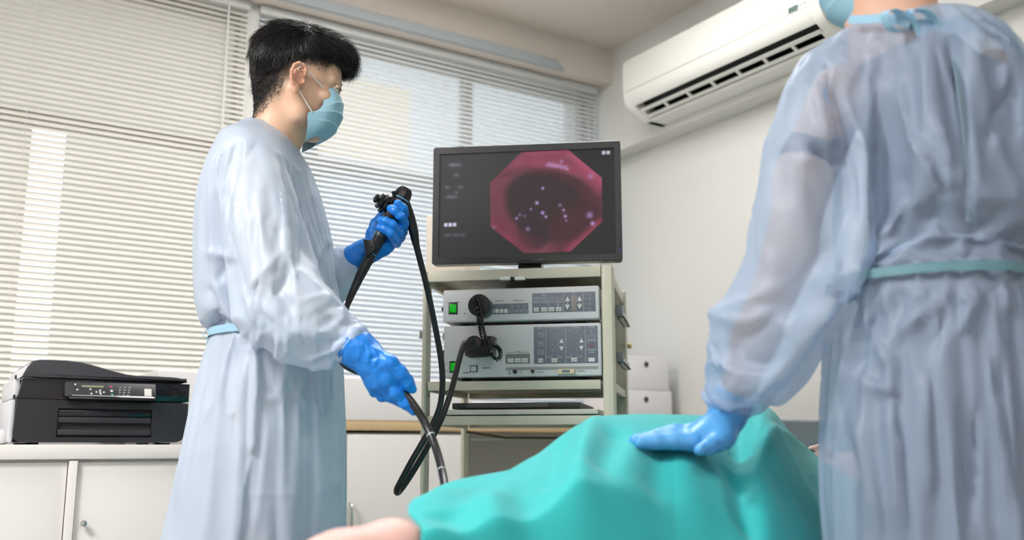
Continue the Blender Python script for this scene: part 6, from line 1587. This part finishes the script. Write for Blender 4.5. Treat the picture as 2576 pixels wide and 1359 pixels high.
z4 = lambda *p: [(1980+a/1.790, 600+b/1.790) for a, b in p]
z5 = lambda *p: [(1550+a/2.062, 700+b/2.062) for a, b in p]
G2 = [(z3((760, 160), (900, 500), (960, 900), (950, 1250)), 16, .012, 'ridge'), (z3((870, 200), (930, 600), (970, 1000), (960, 1359)), 14, -.010, 'ridge'),
      (z3((590, 480), (700, 800), (850, 1130)), 18, .016, 'step'), (z3((790, 640), (860, 900), (900, 1150)), 14, .012, 'ridge'), (z3((160, 330), (260, 600), (300, 900), (360, 1300)), 22, -.020, 'step'),
      (z3((150, 320), (240, 560)), 12, -.010, 'ridge'), (z3((270, 560), (420, 870)), 18, .012, 'ridge'), (z3((110, 440), (200, 840)), 16, .014, 'ridge'), (z3((60, 820), (280, 960)), 12, -.012, 'ridge'), (z3((0, 960), (80, 900), (60, 780)), 16, .010, 'ridge'),
      (z3((930, 110), (1100, 260), (1190, 340)), 14, .012, 'ridge'), (z3((1190, 350), (1170, 540)), 12, .012, 'ridge'), (z3((1190, 560), (1100, 820)), 14, -.012, 'ridge'), (z3((1290, 400), (1290, 900)), 10, .008, 'ridge'), (z3((560, 1359), (640, 1150), (600, 950)), 20, -.010, 'ridge'),
      (z3((480, 200), (560, 500)), 30, -.006, 'ridge'),
      (z4((600, 220), (650, 310), (560, 380), (480, 470)), 12, .014, 'ridge'), (z4((430, 280), (340, 460), (330, 620)), 14, -.018, 'ridge'), (z4((370, 420), (470, 560), (470, 690), (330, 650)), 12, .016, 'ridge'), (z4((480, 700), (500, 1000), (530, 1359)), 24, .020, 'step'),
      (z4((760, 220), (820, 300), (800, 400), (760, 430)), 10, .014, 'ridge'), (z4((720, 250), (700, 400), (650, 500)), 12, -.010, 'ridge'), (z4((860, 740), (860, 1000), (830, 1300)), 20, -.014, 'step'), (z4((890, 460), (930, 700), (980, 1000), (990, 1359)), 14, .014, 'ridge'),
      (z4((960, 500), (990, 800), (1060, 1200)), 12, -.010, 'ridge'), (z4((260, 380), (290, 500), (230, 700)), 14, .010, 'ridge'), (z4((300, 750), (360, 1000), (420, 1359)), 18, .010, 'ridge'), (z4((640, 480), (620, 900), (640, 1200)), 22, .010, 'ridge'),
      (z5((430, 200), (600, 160), (900, 20)), 24, .012, 'ridge'), (z5((480, 200), (700, 230), (830, 170)), 16, .014, 'ridge'), (z5((830, 190), (640, 320), (600, 420)), 20, -.012, 'ridge'), (z5((450, 480), (530, 430), (640, 500), (600, 590), (470, 590)), 14, .014, 'ridge'),
      (z5((600, 430), (760, 450), (850, 420)), 16, -.010, 'ridge'), (z5((680, 690), (780, 560), (900, 420)), 14, .008, 'ridge'), (z5((480, 620), (620, 680)), 10, .008, 'ridge')]
for i in range(13):
    x = 2125+i*36; G2.append(([(x, 722), (x+(x-2350)*.06, 790)], 9, .010*(1 if i % 2 else -.7), 'ridge')); G2.append(([(x+8, 705), (x+(x-2350)*.03, 660)], 9, .007*(1 if i % 2 else -.7), 'ridge'))
Vg, Qg = subdivide(Vg, Qg)
Vg = relief(Vg, Qg, [(p_, w_, a_*1.0, k_) for (p_, w_, a_, k_) in G2])
npmesh('isolation_gown', Vg, Qg, m_gown2, dr2)
t2 = tabi(tb2)
fit_tie('waist_tie', Vg, t2, W(2300, 715, D2).z, .013, mat('waist tie blue', srgb(100, 142, 154), 0.5), dr2)
# neck opening tapes and bow
t_ = lambda *p: [W(a, b, D2-.13+c) for a, b, c in p]
mb = MB(); ribbon(mb, t_((2135, 50, .07), (2180, 48, .04), (2232, 46, .01), (2290, 60, .0)), .012, (0, 0, 1)); nbow = mb.build('neck_tie', m_tie, dr2)
mb = MB(); ribbon(mb, t_((2300, 72, .01), (2255, 28, -.005), (2225, 35, -.01), (2245, 75, .0), (2300, 75, .01)), .014, (0, 1, .2)); mb.build('bow_loop', m_tie, dr2, parent=nbow)
mb = MB(); ribbon(mb, t_((2300, 72, .01), (2290, 30, -.005), (2330, 30, -.01), (2350, 60, .0), (2300, 75, .01)), .014, (0, 1, .2)); mb.build('bow_loop', m_tie, dr2, parent=nbow)
mb = MB(); ribbon(mb, t_((2300, 72, .0), (2350, 62, .01), (2400, 70, .02), (2440, 62, .04)), .022, (0, 0, 1)); mb.build('neck_binding', m_tie, dr2)
mb = MB(); ribbon(mb, t_((2400, 62, .04), (2470, 50, .04), (2530, 80, .05), (2565, 130, .08), (2575, 165, .12)), .009, (0, 1, 0)); mb.build('tie_tail', m_tie, dr2, parent=nbow)
mb = MB(); ribbon(mb, t_((2400, 66, .03), (2450, 70, .03), (2500, 90, .04), (2548, 118, .07)), .009, (0, 1, 0)); mb.build('tie_tail', m_tie, dr2, parent=nbow)
mb = MB(); ribbon(mb, t_((2395, 80, .03), (2415, 200, -.018), (2440, 400, -.018), (2445, 560, -.01)), .020, (1, 0, 0)); mb.build('back_overlap', mat('overlap edge', srgb(150, 176, 192), 0.5, translucent=0.2), dr2)
mb = MB(); ribbon(mb, t_((2335, 40, .06), (2345, 46, .05), (2370, 54, .05)), .012, (0, 0, 1)); mb.build('scrub_collar', m_navy, dr2)
shoes_legs(dr2, room(.66, D2+.0, 0), .09, room(-.5, .85, 0).normalized(), m_dark2)
# glove pressing on the drape
YG = 1.475
S = SDF()
S.chain([W(1842, 1010, YG+.01), W(1830, 1045, YG+.008), W(1808, 1082, YG)], [.033, .028, .024], .008)
for i, (kx, ky) in enumerate(((1738, 1112), (1735, 1102), (1738, 1092), (1745, 1084))): S.cap(W(1805, 1084, YG), W(kx, ky, YG-.03+.021*i), .024, .0135, .010)
S.cap(W(1815, 1100, YG-.02), W(1775, 1112, YG-.02), .019, .014, .012)
ln = (0.90, 1.0, .96, .82)
for i in range(4):
    y = YG-.032+.022*i; a = ln[i]; k0 = (1740, 1112-9*i); g_ = 1.6*i
    S.chain([W(k0[0], k0[1], y), W(k0[0]-52*a, 1110-8*i, y-.003), W(k0[0]-98*a, 1112-6*i, y-.006), W(k0[0]-142*a, 1114-4.5*i, y-.008)], [.0128, .0116, .0106, .0092], .004)
S.chain([W(1820, 1088, YG-.01), W(1805, 1112, YG-.035), W(1785, 1126, YG-.055), W(1762, 1132, YG-.066)], [.017, .0135, .0115, .0095], .006)
Vx, Qx = S.mesh(.0028); Vx = crumple(smooth_mesh(Vx, Qx, 2, .4), Qx, 80, 3, (1, 1, 1), .002, .8)
npmesh('glove', Vx, Qx, m_glove2, dr2)
# ---------------------------------------------------------------- camera, light, look
cd = bpy.data.cameras.new('camera'); cam = bpy.data.objects.new('camera', cd); COL.objects.link(cam)
cam.location = (0, 0, EYE); cd.sensor_width = 36; cd.lens = F/2576*36; cd.clip_start = 0.02
d = Vector((SW*CP, CW*CP, SP)); cam.rotation_euler = d.to_track_quat('-Z', 'Y').to_euler()
cd.dof.use_dof = True; cd.dof.focus_distance = 2.15; cd.dof.aperture_fstop = 2.6
SC.camera = cam
w = bpy.data.worlds.new('sky'); SC.world = w; w.use_nodes = True
bg = w.node_tree.nodes['Background']; bg.inputs[0].default_value = (0.86, 0.93, 1.0, 1); bg.inputs[1].default_value = 1.15
# added light panels on the ceiling, out of view, placed as key and fill
m_lamp = mat('added light diffuser', (1, 1, 1), 0.5, emit=(1.0, 0.985, 0.965), estr=9.0)
def lampm(e): return mat('added light diffuser %g' % e, (1, 1, 1), 0.5, emit=(1.0, 0.985, 0.965), estr=e)
def panel(u, v, e=9.0, sx=1.2, sy=0.6):
    t = thing('added_light_panel', (u, v, CEIL), 'added rectangular light panel on the ceiling, out of view', 'ceiling light', 'added light panels')
    MB().box((u, v, CEIL-0.012), (sx+0.04, sy+0.04, 0.024), bevel=0.004).build('housing', m_trim, t)
    MB().box((u, v, CEIL-0.026), (sx, sy, 0.006)).build('diffuser', lampm(e), t, smooth=0)
panel(-1.35, 1.25, 46, 0.9, 0.6); panel(1.5, 2.35, 10); panel(0.3, -0.3, 5); panel(-0.9, -1.5, 6)
sun = bpy.data.lights.new('sun', 'SUN'); sun.energy = 2.5; sun.angle = R(3); sun.color = (1, 0.95, 0.85)
so = bpy.data.objects.new('sun', sun); COL.objects.link(so); so.rotation_euler = (R(42), 0, R(150-180+0))
so.rotation_euler = Vector((0.3, 0.75, -0.6)).to_track_quat('-Z', 'Y').to_euler()
vs = SC.view_settings; vs.view_transform = 'Standard'; vs.look = 'None'; vs.gamma = 1; vs.exposure = 0.5
SC.display_settings.display_device = 'sRGB'
try: vs.use_curve_mapping = False
except Exception: pass

SC.cycles.max_bounces = 5; SC.cycles.diffuse_bounces = 3; SC.cycles.glossy_bounces = 2; SC.cycles.transmission_bounces = 3; SC.cycles.transparent_max_bounces = 8
SC.cycles.use_adaptive_sampling = True; SC.cycles.adaptive_threshold = 0.08; SC.cycles.use_light_tree = False; SC.cycles.adaptive_min_samples = 12; SC.cycles.caustics_reflective = False; SC.cycles.caustics_refractive = False
